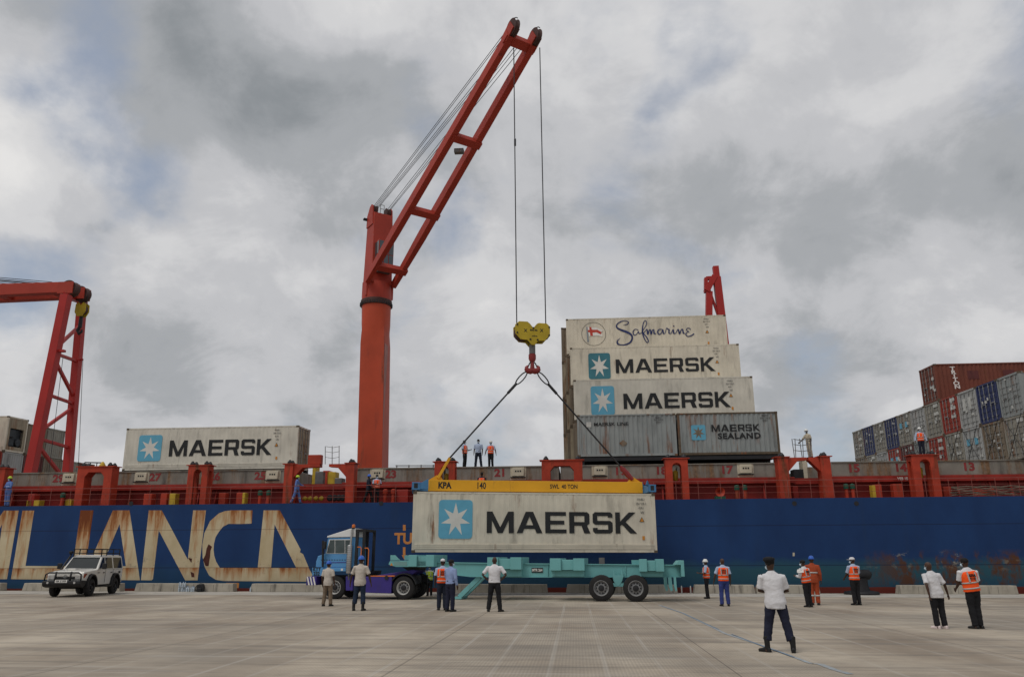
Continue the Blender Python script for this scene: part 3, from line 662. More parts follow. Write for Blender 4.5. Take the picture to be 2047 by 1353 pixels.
def corr(L, H0, H1, depth, pitch, y, out):
    """corrugated wall in plane y (vertical ribs), thickness to the inside; out = -1 faces -y"""
    xs = []; x = 0.0; k = 0
    n = max(2, int(L / pitch)); p = L / n
    for i in range(n):
        a = i * p
        xs += [(a, 0), (a + p * 0.34, 0), (a + p * 0.5, depth), (a + p * 0.84, depth)]
    xs.append((L, 0)); mb = MB()
    m = len(xs); vs = [(x, y + (-out) * d, H0) for x, d in xs] + [(x, y + (-out) * d, H1) for x, d in xs]
    fs = [(i, i + 1, i + 1 + m, i + m) for i in range(m - 1)]
    return mb.add(vs, fs)
CAST = MB().box(0, 0.178, 0, 0.162, 0, 0.118).mesh('corner_casting')
_cache = {}
def container(L, H, body, frame=None, kind='dry', ends=('door', 'wall'), door=None, detail=True):
    """returns a list of (name, mesh, material, [(subname, mesh, material)]) in local coordinates, cached"""
    key = (L, H, body.name, frame.name if frame else '', kind, ends, detail)
    if key in _cache: return _cache[key]
    frame = frame or body; P = []
    fr = MB(); c = 0.16; t = 0.12
    for x in (0, L - c):
        for y in (0, CW - c): fr.box(x + 0.012, x + c - 0.012, y + 0.012, y + c - 0.012, 0.1, H - 0.1)
    for y0, y1 in ((0.01, 0.09), (CW - 0.09, CW - 0.01)):
        fr.box(c, L - c, y0, y1, 0.02, 0.16); fr.box(c, L - c, y0, y1, H - 0.09, H - 0.01)
    for x0, x1 in ((0.01, 0.11), (L - 0.11, L - 0.01)):
        fr.box(x0, x1, c, CW - c, 0.02, 0.16); fr.box(x0, x1, c, CW - c, H - 0.12, H - 0.01)
    P.append(('frame', fr.mesh('frame'), frame, []))
    for x in (0, L - 0.178):
        for y in (0, CW - 0.162):
            for z in (0, H - 0.118): P.append(('corner_casting', CAST, m_casting, [], (x, y, z)))
    if kind == 'dry':
        for y, o in ((0.03, -1), (CW - 0.03, 1)):
            me = corr(L - 2 * c + 0.04, 0.14, H - 0.07, 0.036, 0.278, y, o).mesh('side_wall'); me.transform(Matrix.Translation((c - 0.02, 0, 0))); P.append(('side_wall', me, body, []))
    else:
        for y, o in ((0.018, -1), (CW - 0.018, 1)):
            me = corr(L - 2 * c + 0.04, 0.4, H - 0.07, 0.007, 0.30, y, o).mesh('side_wall'); me.transform(Matrix.Translation((c - 0.02, 0, 0)))
            lo = MB()
            for k in range(3): lo.box(c - 0.02, L - c + 0.02, min(y, y - o * -0.03), max(y, y - o * -0.03), 0.17 + 0.085 * k, 0.23 + 0.085 * k)
            lo.box(c - 0.02, L - c + 0.02, y - 0.004, y + 0.004, 0.15, 0.42)
            P.append(('side_wall', me, body, [('rub_rail', lo.mesh('rub_rail'), frame)]))
    P.append(('roof', MB().box(0.08, L - 0.08, 0.08, CW - 0.08, H - 0.06, H - 0.025).mesh('roof'), body, []))
    P.append(('floor', MB().box(0.1, L - 0.1, 0.085, CW - 0.085, 0.05, 0.15).mesh('floor'), m_under, []))
    for side, what in zip((0, 1), ends):
        X = 0.0 if side == 0 else L; s = 1 if side == 0 else -1
        if what == 'wall':
            me = corr(CW - 2 * c + 0.04, 0.14, H - 0.1, 0.04, 0.25, 0, -1).mesh('end_wall')
            me.transform(Matrix.Translation((X + s * 0.03, CW - c + 0.02 if side == 0 else c - 0.02, 0)) @ Matrix.Rotation(R(-90 if side == 0 else 90), 4, 'Z')); P.append(('end_wall', me, body, []))
        elif what == 'door':
            for d in (0, 1):
                y0 = c - 0.01 + d * (CW / 2 - c + 0.01) + 0.008; y1 = y0 + CW / 2 - c - 0.006; mb = MB()
                xa, xb = sorted((X + s * 0.055, X + s * 0.09)); mb.box(xa, xb, y0, y1, 0.17, H - 0.13)
                if detail:
                    nb = 5
                    for k in range(nb):      # pressed horizontal panels
                        z = 0.32 + (H - 0.62) * k / nb; xa, xb = sorted((X + s * 0.03, X + s * 0.06)); mb.box(xa, xb, y0 + 0.05, y1 - 0.05, z, z + (H - 0.62) / nb - 0.17)
                subs_ = []
                for q in (0.27, 0.72):
                    bars = MB()
                    y = y0 + (y1 - y0) * q
                    bars.tube([(X + s * 0.005, y, 0.10), (X + s * 0.005, y, H - 0.08)], 0.022, 6)
                    for z in (0.3, 1.0, 1.6, H - 0.3): bars.box(*sorted((X - s * 0.006, X + s * 0.05)), y - 0.05, y + 0.05, z, z + 0.07)
                    bars.box(*sorted((X - s * 0.02, X + s * 0.01)), y - 0.05, y + 0.36 * (1 if q < 0.5 else -1), 1.12, 1.17)
                    subs_.append(('locking_bar', bars.mesh('locking_bar'), m_bar))
                P.append(('door', mb.mesh('door'), door or body, subs_))
        elif what == 'reefer':
            xa, xb = sorted((X + s * 0.03, X + s * 0.07))
            y0, y1 = c - 0.02, CW - c + 0.02; mb = MB()
            mb.box(xa, xb, y0, y1, 0.14, 0.45); mb.box(xa, xb, y0, y1, 1.95, H - 0.1); mb.box(xa, xb, y0, 0.42, 0.45, 1.95); mb.box(xa, xb, CW - 0.42, y1, 0.45, 1.95)
            ma = MB().box(*sorted((X + s * 0.28, X + s * 0.3)), 0.4, CW - 0.4, 0.45, 1.95)
            ma.box(*sorted((X + s * 0.08, X + s * 0.28)), 0.5, 1.15, 1.25, 1.85); ma.lathe([(0.3, X + s * 0.1), (0.34, X + s * 0.27)], (0, 1.6, 0.85), 'x', 14); ma.box(*sorted((X + s * 0.1, X + s * 0.28)), 0.5, 1.1, 0.55, 1.05)
            P.append(('machinery_end', mb.mesh('machinery_end'), m_whited, [('refrigeration_unit', ma.mesh('refrigeration_unit'), m_machine)]))
    _cache[key] = P; return P
def put(P, label, cat, M, group=None, name='shipping_container'):
    o = thing(name, label, cat, M, group)
    for nm, me, m, subs, *at_ in P:
        if not me.materials: me.materials.append(m)
        c = bpy.data.objects.new(nm, me); COL.objects.link(c); c.parent = o
        if at_: c.location = at_[0]
        for sn, sm, smm in subs:
            if not sm.materials: sm.materials.append(smm)
            d = bpy.data.objects.new(sn, sm); COL.objects.link(d); d.parent = c
    return o
# ---- lettering
LET = {'M': [[(0, 0), (0, 1), (.24, 1), (.585, .27), (.93, 1), (1.17, 1), (1.17, 0), (.95, 0), (.95, .6), (.69, 0), (.48, 0), (.22, .6), (.22, 0)]],
       'A': [[(0, 0), (.25, 0), (.33, .2), (.40, .37), (.56, .78), (.56, 1), (.40, 1)], [(1.12, 0), (.87, 0), (.79, .2), (.72, .37), (.5605, .78), (.5605, 1), (.72, 1)], [(.331, .2), (.789, .2), (.719, .37), (.401, .37)]],
       'E': [[(0, 0), (.93, 0), (.93, .18), (.22, .18), (.22, .41), (.84, .41), (.84, .59), (.22, .59), (.22, .82), (.92, .82), (.92, 1), (0, 1)]],
       'R': [[(0, 0), (.22, 0), (.22, .36), (.54, .36), (.66, 0), (.93, 0), (.79, .36), (.9, .46), (.9, .9), (.8, 1), (0, 1), (0, .53), (.0, .52), (.2195, .52), (.2195, .82), (.68, .82), (.68, .53), (.22, .53), (0, .51)]],
       'S': [[(.88, .75), (.88, .9), (.79, 1), (.1, 1), (0, .9), (0, .5), (.1, .41), (.68, .41), (.68, .18), (.2, .18), (.2, .26), (0, .26), (0, .1), (.1, 0), (.78, 0), (.88, .1), (.88, .5), (.78, .59), (.2, .59), (.2, .82), (.68, .82), (.68, .75)]],
       'K': [[(0, 0), (.21, 0), (.21, .36), (.30, .42), (.66, 0), (.96, 0), (.46, .54), (.92, 1), (.62, 1), (.21, .56), (.21, 1), (0, 1)]]}
LET['R'] = [[(0, 0), (.22, 0), (.22, .36), (.54, .36), (.66, 0), (.93, 0), (.79, .36), (.9, .46), (.9, .53), (0, .53)], [(0, .531), (.22, .531), (.22, .82), (0, .82)], [(.68, .531), (.9, .531), (.9, .82), (.68, .82)], [(0, .821), (.9, .821), (.9, .9), (.8, 1), (0, 1)]]
WID = {'M': 1.17, 'A': 1.12, 'E': .93, 'R': .92, 'S': .88, 'K': .95}
def word(o, x, z, h, y=-0.004, m=None, w='MAERSK', gap=0.13, sx=1.0, tilt=0.0):
    for ch in w:
        mb = MB()
        for P in LET[ch]: mb.prism([(x + u * h * sx, z + v * h) for u, v in P], y, y + 0.012)
        mb.build('letter', m or m_ink, o); x += (WID[ch] + gap) * h * sx
    return x
def logo(o, x, z, sx, sz, y=-0.004, m=None, star=None):
    r = min(sx, sz) * 0.1; P = []
    for cx, cz, a0 in ((x + sx - r, z + r, -90), (x + sx - r, z + sz - r, 0), (x + r, z + sz - r, 90), (x + r, z + r, 180)):
        P += [(cx + r * math.cos(R(a0 + k)), cz + r * math.sin(R(a0 + k))) for k in (0, 30, 60, 90)]
    b = MB().prism(P, y, y + 0.012).build('logo_panel', m or m_logo, o)
    st = []
    for k in range(14):
        a = R(90 + k * 360 / 14); rr = 0.44 if k % 2 == 0 else 0.175
        st.append((x + sx / 2 + rr * sx * math.cos(a), z + sz * 0.49 + rr * sz * math.sin(a)))
    MB().prism(st, y - 0.004, y + 0.004).build('logo_star', star or m_star, o)
def marks(o, x, H, y=-0.003, lines=('MNBU', '384 928 0', '45R1')):
    m_code = mat('stencil grey', (0.10, 0.10, 0.10), 0.7)
    for k, t in enumerate(lines): text(t, 0.17, m_code, o, x, H - 0.30 - 0.21 * k, y, bold=-0.002, sx=0.8, name='code')
    text('W', 0.2, m_code, o, x + 0.05, H - 0.95, y, name='code')
    MB().prism([(x - 0.12, H - 1.4), (x + 0.14, H - 1.4), (x + 0.01, H - 1.16)], y, y + 0.01).build('warning_triangle', m_ink, o)
    MB().prism([(x - 0.085, H - 1.385), (x + 0.105, H - 1.385), (x + 0.01, H - 1.2)], y - 0.004, y).build('warning_triangle', m_warn, o)
    MB().box(x + 0.0, x + 0.12, y, y + 0.01, H - 2.28, H - 2.09).build('warning_label', m_warn, o)
RH, RL = 2.896, 12.192
# the hanging one
HANG = Frame(onY(822, 1104, 38.2).x, 38.2, R(11.0))
hz = HANG.p(822, 1104)[1]; LIFT_Z = hz
P = container(RL, RH, m_white2, None, 'reefer', ('reefer', 'door'))
hang = put(P, 'white refrigerated container with blue star logo hanging from the yellow lifting beam', 'container', HANG.M @ Matrix.Translation((0, 0, hz)))
def hp(px, py): q = HANG.p(px, py); return q[0], q[1] - hz
a = hp(876, 1076); b = hp(945, 999); logo(hang, a[0], a[1], b[0] - a[0], b[1] - a[1])
a = hp(973, 1058); b = hp(1271, 1011); ww = sum(WID[c] for c in 'MAERSK') + 0.13 * 5; word(hang, a[0], 0.93, 1.03, sx=(b[0] - a[0]) / (ww * 1.03))
marks(hang, hp(1281, 1000)[0], RH)
# deck container left
g = sY(254, 850, 51.2); DLM = SHIP @ T(g.x, 51.2, HC_T + 0.42)
P = container(RL, RH, m_white, None, 'reefer', ('reefer', 'door'), door=m_whited)
o = put(P, 'white refrigerated container with blue star logo standing alone on the hatch covers', 'container', DLM)
sc = RL / (600 - 254.0)
logo(o, (282 - 254) * sc, 0.62, 47 * sc, 1.78); word(o, (345 - 254) * sc, 0.93, 1.08, sx=((549 - 345) * sc) / (ww * 1.08)); marks(o, 304 * sc, RH)
for xx in (0.0, RL - 0.3):
    for yy in (0.0, CW - 0.3): MB().box(xx, xx + 0.3, yy, yy + 0.3, -0.42, 0.0).build('stacking_pedestal', m_blk, o)
# the stepped stack amidships: four rows, one to four tiers
BZ = 7.62
def stk(px, py, Y, z): return SHIP @ T(sY(px, py, Y).x, Y, z)
P20 = container(6.058, 2.591, m_grey, None, 'dry', ('wall', 'door'))
P20b = container(6.058, 2.591, m_grey, m_casting, 'dry', ('wall', 'door'))
X0 = sY(1153, 835, 48).x
oL = put(P20, 'grey twenty foot container with faded small line lettering, lowest step of the stack', 'container', SHIP @ T(X0, 48, BZ), 'weathered grey containers under the white stack')
text('MAERSK LINE', 0.30, m_ink, oL, 2.1, 1.98, 0.024, bold=0.006, sx=1.2); MB().box(0.58, 0.88, 0.02, 0.03, 1.82, 2.14).build('logo_panel', m_stk, oL)
MB().prism([(2.55, 0.8), (2.8, 1.02), (3.05, 0.8), (2.8, 0.58)], 0.02, 0.03).build('hazard_sticker', m_tan, oL); text('MSKU\n761 347 0\n22G1', 0.14, MATS['stencil grey'], oL, 5.0, 2.2, 0.024, bold=0.003, name='code')
oR = put(P20b, 'grey twenty foot container with star badge and two lines of black lettering, rusty corner', 'container', SHIP @ T(X0 + 6.058 + 0.076, 48, BZ), 'weathered grey containers under the white stack')
logo(oR, 0.82, 0.92, 0.86, 0.92, 0.02, m_logo, m_tan); word(oR, 2.05, 1.42, 0.42, 0.02, sx=1.02, gap=0.16); text('SEALAND', 0.48, m_ink, oR, 3.68, 1.12, 0.024, bold=0.02, sx=1.12, spacing=1.15); text('MSKU\n226 126 5\n22G1', 0.15, MATS['stencil grey'], oR, 5.3, 2.2, 0.024, bold=0.003, name='code')
for X in (X0, X0 + 6.134):   # supports under the outboard row
    pass
PW = [container(RL, RH, m_white, None, 'reefer', ('reefer', 'door'), door=m_whited), container(RL, RH, m_white2, None, 'reefer', ('reefer', 'door'), door=m_whited)]
def stack_word(o, lx, lz, lw, lh, wx, wz, wh, wend, m):
    logo(o, lx, lz, lw, lh, m=m); word(o, wx, wz, wh, sx=(wend - wx) / (ww * wh))
xs = [sY(1146, 762, 53).x, sY(1139, 697, 55.5).x, sY(1131, 640, 58).x]
o = put(PW[0], 'white refrigerated container with light blue star logo, resting just behind the two grey ones', 'container', SHIP @ T(xs[0], 53, BZ + RH))
stack_word(o, 1.18, 0.42, 1.6, 2.0, 3.4, 0.80, 1.06, 10.6, m_logo); marks(o, 10.65, RH)
o = put(PW[1], 'white refrigerated container with dark teal star logo, below the one with the script name', 'container', SHIP @ T(xs[1], 55.5, BZ + 2 * RH))
stack_word(o, 1.33, 0.52, 1.58, 1.92, 3.3, 0.92, 1.02, 10.4, m_logod); marks(o, 10.55, RH)
saf = put(PW[1], 'white refrigerated container with navy script name and round flag emblem on top of the stack', 'container', SHIP @ T(xs[2], 58, BZ + 3 * RH))
marks(saf, 10.7, RH)
def sc_(cx, cy): return ((cx + 144) / 199.6, RH - (cy - (38 - 68 * (cx + 144) / 2433.0)) / 197.0)
def catmull(pts, k=6):
    out = []; n = len(pts)
    for i in range(n - 1):
        p0, p1, p2, p3 = pts[max(0, i - 1)], pts[i], pts[i + 1], pts[min(n - 1, i + 2)]
        for s in range(k):
            t = s / k; out.append(tuple(0.5 * (2 * b + (c - a) * t + (2 * a - 5 * b + 4 * c - d) * t * t + (-a + 3 * b - 3 * c + d) * t ** 3) for a, b, c, d in zip(p0, p1, p2, p3)))
    return out + [pts[-1]]
def ribbon(pts, m, o, yk, name='script_stroke'):
    C = catmull([(*sc_(x, y), w / 197.0) for x, y, w in pts]); vs = []; fs = []
    for i, (x, z, w) in enumerate(C):
        a = C[max(0, i - 1)]; b = C[min(len(C) - 1, i + 1)]; dx, dz = b[0] - a[0], b[1] - a[1]; l = math.hypot(dx, dz) or 1
        nx, nz = -dz / l * w / 2, dx / l * w / 2; vs += [(x + nx, yk, z + nz), (x - nx, yk, z - nz)]
    fs = [(2 * i, 2 * i + 1, 2 * i + 3, 2 * i + 2) for i in range(len(C) - 1)]
    MB().add(vs, fs).build(name, m, o)
ST = [[(735, 135, 6), (790, 122, 14), (816, 90, 14), (775, 66, 10), (705, 76, 16), (640, 122, 18), (636, 170, 24), (690, 206, 30), (775, 238, 34), (843, 278, 30), (862, 330, 26), (835, 395, 26), (770, 434, 24), (695, 442, 16), (640, 425, 26), (634, 382, 18), (680, 335, 5)],
      [(960, 212, 10), (915, 198, 12), (880, 235, 16), (888, 284, 16), (925, 282, 12), (960, 232, 10), (966, 262, 16), (1000, 262, 9)],
      [(1000, 262, 9), (1045, 195, 9), (1090, 112, 12), (1080, 64, 11), (1050, 82, 12), (1030, 150, 16), (1022, 250, 22), (1045, 345, 16), (1082, 405, 12), (1102, 380, 16), (1080, 320, 16), (1040, 262, 14), (1072, 215, 10)],
      [(1072, 215, 10), (1092, 202, 16), (1100, 275, 22), (1122, 215, 12), (1143, 208, 16), (1150, 275, 22), (1172, 214, 12), (1193, 206, 16), (1196, 262, 22), (1225, 266, 9)],
      [(1320, 200, 12), (1275, 202, 14), (1250, 240, 20), (1268, 276, 18), (1302, 262, 12), (1330, 202, 14), (1336, 262, 20), (1360, 262, 9)],
      [(1360, 262, 9), (1390, 178, 10), (1404, 196, 14), (1424, 202, 18), (1420, 256, 20), (1450, 266, 9)],
      [(1450, 266, 9), (1486, 200, 14), (1490, 258, 22), (1520, 262, 9)], [(1497, 140, 12), (1499, 150, 20), (1501, 160, 12)],
      [(1520, 262, 9), (1562, 198, 14), (1578, 268, 22), (1606, 208, 12), (1628, 202, 18), (1636, 256, 20), (1662, 262, 9)],
      [(1742, 206, 14), (1738, 186, 12), (1702, 182, 12), (1686, 212, 12), (1722, 236, 9), (1690, 246, 12), (1672, 282, 16), (1702, 308, 14), (1750, 298, 18), (1796, 266, 20)]]
for k, s in enumerate(ST): ribbon(s, m_navy, saf, -0.0045 - 0.0006 * k)
ring = [(278 + 183 * math.cos(R(a)), 272 + 180 * math.sin(R(a)), 5) for a in range(0, 361, 15)]; ribbon(ring, m_ink, saf, -0.003, 'emblem_ring')
def fpoly(P, m, y, nm): MB().prism([sc_(*p) for p in P], y, y + 0.004).build(nm, m, saf)
fpoly([(168, 158), (184, 158), (202, 398), (178, 400)], mat('emblem grey', (0.22, 0.25, 0.28), 0.6), -0.004, 'emblem_pole')
fpoly([(188, 165), (265, 175), (320, 172), (425, 212), (395, 245), (415, 310), (330, 300), (265, 302), (205, 308)], m_wht, -0.0045, 'emblem_flag')
fpoly([(212, 164), (245, 166), (252, 205), (300, 208), (335, 205), (400, 245), (388, 280), (320, 245), (262, 252), (266, 302), (226, 302), (222, 250), (192, 242), (188, 212), (218, 210)], m_flag, -0.009, 'emblem_cross')
# hidden-side tiers of the stack: their weathered ends show along its aft edge
PB = container(RL, RH, m_whited, None, 'reefer', ('reefer', 'door')); PT_ = container(RL, RH, m_tan, None, 'dry', ('wall', 'door'))
ORD_ = ['first', 'second', 'third', 'fourth', 'fifth', 'sixth']
kk = 0
for Y, n, x, top in ((50.5, 1, X0 - 0.12, 0), (53, 1, xs[0] - 0.10, 0), (55.5, 2, xs[1] - 0.12, 0), (58, 3, xs[2] - 0.1, 0), (60.55, 4, xs[2] - 0.42, 0)):
    for t in range(n):
        hh = BZ + t * RH
        put((PB, PT_)[(t + kk) % 2] if Y > 51 else container(RL, 2.591, m_tan, None, 'dry', ('wall', 'door')), 'weathered container buried in the stepped stack, %s row from the quay, %s tier up' % (ORD_[int((Y - 47.9) / 2.5)], ORD_[t]), 'container', SHIP @ T(x, Y, hh), 'hidden containers inside the stepped stack')
    kk += 1
# dark stools under the stack
sb = MB()
for x in (0.1, 5.75, 6.1, 11.8):
    for y in (48.1, 50.3, 53.1, 55.2, 58.1, 60.2): sb.box(X0 + x, X0 + x + 0.3, y, y + 0.3, HC_T, BZ)
for y in (48.05, 50.55): sb.box(X0 + 0.1, X0 + 12.1, y, y + 0.2, BZ - 0.26, BZ - 0.03)
sb.box(X0 + 0.2, X0 + 12.0, 48.4, 62.6, BZ - 0.2, BZ - 0.05)
sb.build('stacking_frame', m_blk, ship)
# the row of door ends on the right: eleven across, two tiers, one long brown box on the third
ROWX, ROWY, ROWT = 25.5, 45.5, 11.91
RWH = 2.438
cols_up = [m_grey, m_blue, m_grey2, m_cred, m_greyw, m_grey2, m_greyw, m_blue, m_greyw, m_blue, m_greyw]       # from the quay side inboard
cols_lo = [m_greyw, m_tan, m_grey2, m_greyw, m_cred, m_grey, m_maroon, m_cred, m_grey2, m_greyw, m_tan]
ORD = ['first', 'second', 'third', 'fourth', 'fifth', 'sixth', 'seventh', 'eighth', 'ninth', 'tenth', 'eleventh']
CN = {m_grey: 'grey', m_blue: 'navy blue', m_grey2: 'pale grey', m_cred: 'red', m_greyw: 'weathered grey', m_tan: 'taupe', m_maroon: 'maroon'}
def stickers(o, kind, i):
    rnd = random.Random(i * 13 + 5)
    def stick(y, z, w, h, x=-0.012): MB().box(x, 0.03, y, y + w, z, z + h).build('door_sticker', m_stk, o)
    if kind in (m_blue, m_grey2) and i % 2:
        for y in (0.75, 1.45): stick(y, 1.15, 0.3, 0.8)
    if kind in (m_cred, m_maroon, m_greyw):
        for y, z in ((0.35, 2.05), (0.7, 2.05), (0.35, 1.5), (0.72, 1.5), (0.4, 0.95), (0.75, 0.95)):
            if rnd.random() < 0.75: stick(y, z, 0.26, 0.22)
    for k in range(3): stick(rnd.uniform(0.2, 2.0), rnd.uniform(0.3, 2.2), rnd.uniform(0.08, 0.25), rnd.uniform(0.08, 0.2), -0.0135)
    if i in (2, 7, 17):
        for y in (0.62, 1.62): MB().box(-0.014, 0.03, y, y + 0.34, 1.35, 1.75).build('logo_panel', m_logo, o)
for tier, cols in ((1, cols_up), (0, cols_lo)):
    z = ROWT - RWH * (2 - tier)
    for i, c in enumerate(cols):
        P = container(12.192 if i == 0 else 6.058, RWH, c, None, 'dry', ('door', 'wall'))
        o = put(P, '%s container with its doors showing, %s inboard from the quay in the %s tier' % (CN[c], ORD[i], ('lower', 'upper')[tier]), 'container', SHIP @ T(ROWX, ROWY + 2.5 * i + 0.03, z), 'row of containers showing their doors')
        stickers(o, c, i + 11 * tier)
        if tier == 0 and i in (0, 1, 2, 3, 5):
            rd = MB()
            rd.tube([(-0.12, 0.15, -0.1), (-0.1, 2.2, 2.5)], 0.018, 5); rd.tube([(-0.14, 2.25, -0.1), (-0.1, 0.2, 2.5)], 0.018, 5); rd.build('lashing_rods', m_blk, o)
P = container(12.192, 2.591, m_brown, None, 'dry', ('door', 'wall'))
tri = put(P, 'oxide brown forty foot container with white vertical lettering on top of the door row', 'container', SHIP @ T(ROWX, ROWY + 12.5 - 2.5 * 1 + 0.03 + 0.0, ROWT), None)
for k, ch in enumerate('TRITON'): text(ch, 0.36, m_wht, tri, 1.25 + 0.03 * k, 2.22 - 0.262 * k, 0.026, bold=0.012, sx=1.45)
for x in (2.2, 4.6): MB().box(x, x + 0.75, 0.024, 0.03, 1.45, 2.05).build('paint_patch', m_maroon, tri)
stickers(tri, m_cred, 40)
P2 = container(12.192, 2.591, m_brown, None, 'dry', ('wall', 'door'))
put(P2, 'oxide brown container lined up end to end behind the one with white vertical lettering', 'container', SHIP @ T(ROWX + 12.35, ROWY + 10.03, ROWT))
# containers at the far left: white reefer end, brown ones beside, a second tier below
LX, LY, zl = -46.24, 57.5, HC_T + 0.30
def leftrow(items, z, first):
    for i, (c, kind, L, lab) in enumerate(items):
        P = container(L, RH if kind == 'reefer' else 2.591, c, None, 'reefer' if kind == 'reefer' else 'dry', ('door', kind))
        put(P, lab, 'container', SHIP @ T(LX - L, LY + 2.5 * (i + first), z), 'containers beside the first boom rest')
lows = [(m_cred, 'red'), (m_grey2, 'pale grey'), (m_maroon, 'maroon'), (m_tan, 'taupe'), (m_greyw, 'weathered grey'), (m_brown, 'brown')]
ls = MB()
for i in range(6):
    for x in (LX - 6.0, LX - 0.3):
        for y in (0.05, 2.1): ls.box(x, x + 0.3, LY + 2.5 * i + y, LY + 2.5 * i + y + 0.3, HC_T, zl)
ls.build('stacking_frame', m_blk, ship)
leftrow([(c, 'wall', 6.058, 'corrugated %s container end in the lower tier beside the boom rest, %s inboard' % (nm, ORD[i])) for i, (c, nm) in enumerate(lows)], zl, 0)
leftrow([(m_white2, 'reefer', 12.192, 'dirty white refrigerated container with its machinery end showing beside the boom rest'),
         (m_tan, 'wall', 6.058, 'taupe corrugated container end beside the dirty white refrigerated one'), (m_greyw, 'wall', 6.058, 'weathered grey corrugated container end, inboard end of the upper tier by the boom rest')], zl + 2.6, 1)
# ================================================================== the deck cranes and boom rests
m_crane = mat('crane red', (0.36, 0.040, 0.022), 0.55, 0.12, 0.7, rust=0.14, rustcol=(0.09, 0.03, 0.02), dirt=0.22, dirtcol=(0.12, 0.02, 0.015))
m_crane2 = mat('crane orange red', (0.42, 0.056, 0.020), 0.55, 0.14, 0.5, rust=0.2, rustcol=(0.10, 0.035, 0.02), dirt=0.2, dirtcol=(0.17, 0.03, 0.02))
m_rest = mat('boom rest red', (0.36, 0.022, 0.018), 0.5, 0.1, 0.8)
m_sheave = mat('sheave', (0.07, 0.035, 0.03), 0.7, 0.4, 5.0, rust=0.3)
m_rope = mat('wire rope', (0.025, 0.025, 0.027), 0.6, 0.2, 3.0)
m_cab = mat('cab window', (0.05, 0.065, 0.07), 0.1, 0.2, 2.0, spec=0.8)
m_hookred = mat('hook red', (0.22, 0.03, 0.03), 0.5, 0.2, 4.0)
def w2(o, p): return o.matrix_world.inverted() @ Vector(p)
HOOKY = 40.0
# pedestal foot in ship space, then everything else in world space from pixels
CY = 57.0
base_s = sY(746, 932, CY); base_s.z = HC_T
BW = SHIP @ base_s
crane = thing('deck_crane', 'red ship crane with raised twin-leg boom lifting the white container', 'crane', Matrix.Translation(BW))
bpy.context.view_layer.update()
def CL(p): return Vector(p) - BW
def at(px, py, Y): return CL(onY(px, py, Y))
z_slew = at(753, 604, CY).z; z_t = at(756, 428, CY).z
cc = at(753, 604, CY); b0 = at(746, 932, CY)
# lower column: square with one corner towards us, blending into a round top
mb = MB(); N = 32; rings = []
zs = [b0.z - 1.2, z_slew * 0.74, z_slew * 0.80, z_slew * 0.86, z_slew - 0.1]
sq = [0, 0, 0.35, 0.8, 1.0]
for z, q in zip(zs, sq):
    f = (z - b0.z) / (cc.z - b0.z); cx = b0.x + (cc.x - b0.x) * f
    for k in range(N):
        a = 2 * math.pi * k / N + math.pi / 4; s = 0.93
        u, v = math.cos(a), math.sin(a); m_ = max(abs(u), abs(v)); su, sv = s * u / m_, s * v / m_; cu, cv = 1.14 * u, 1.14 * v
        x, y = su + (cu - su) * q, sv + (cv - sv) * q; th = R(-1); mb.v.append((cx + x * math.cos(th) - y * math.sin(th), x * math.sin(th) + y * math.cos(th), z))
for i in range(len(zs) - 1):
    for k in range(N): mb.f.append((i * N + k, i * N + (k + 1) % N, (i + 1) * N + (k + 1) % N, (i + 1) * N + k))
mb.build('pedestal', m_crane2, crane, 'auto')
zq = zs[1]; fq = (zq - b0.z) / (cc.z - b0.z); xq = b0.x + (cc.x - b0.x) * fq
MB().add([(b0.x + 0.934, -0.9, 0.02), (b0.x + 0.934, 0.9, 0.02), (xq + 0.934, 0.9, zq), (xq + 0.934, -0.9, zq)], [(0, 1, 2, 3)]).build('pale_side', mat('pale crane red', (0.34, 0.15, 0.13), 0.7, 0.2, 1.0, rust=0.3), crane)  # paler pink-red panel laid over the right side of the square column
MB().lathe([(1.16, -0.45), (1.22, -0.4), (1.22, 0.0), (1.16, 0.05)], (cc.x, 0, z_slew), 'z', 36).build('slew_ring', m_sheave, crane, 'auto')
bolt = MB().box(-0.03, 0.03, -0.03, 0.03, z_slew - 0.42, z_slew - 0.2).mesh('ring_bolt'); bolt.materials.append(m_blk)
for k in range(40):
    a = 2 * math.pi * k / 40; bo_ = bpy.data.objects.new('ring_bolt', bolt); COL.objects.link(bo_); bo_.parent = crane; bo_.location = (cc.x + 1.24 * math.cos(a), 1.24 * math.sin(a), 0)
# boom geometry (world pixels)
tip = at(1043, 78, HOOKY + 0.2); piv = at(760, 566, CY - 0.6)
bd = Vector((tip.x - piv.x, tip.y - piv.y, 0)).normalized(); lat = Vector((-bd.y, bd.x, 0))
if lat.x < 0: lat = -lat
TH = math.atan2(bd.y, bd.x)
# revolving housing, square to the boom
hm = Matrix.Translation((cc.x, cc.y, 0)) @ Matrix.Rotation(TH, 4, 'Z')
zb = z_slew + 0.02
hb = MB()
def taper(mb, x0, x1, y, z0, z1, x0t, x1t, yt):
    mb.add([(x0, -y, z0), (x1, -y, z0), (x1, y, z0), (x0, y, z0), (x0t, -yt, z1), (x1t, -yt, z1), (x1t, yt, z1), (x0t, yt, z1)],
           [(0, 3, 2, 1), (4, 5, 6, 7), (0, 1, 5, 4), (1, 2, 6, 5), (2, 3, 7, 6), (3, 0, 4, 7)])
taper(hb, -0.95, 0.85, 0.86, zb + 1.3, z_t - 0.2, -0.80, 0.55, 0.80); hb.build('housing', m_crane, crane, bevel=0.03, M=hm)
MB().lathe([(1.17, zb), (1.17, zb + 0.35), (1.05, zb + 1.45)], (cc.x, cc.y, 0), 'z', 32).build('turntable', m_crane, crane, 'auto')
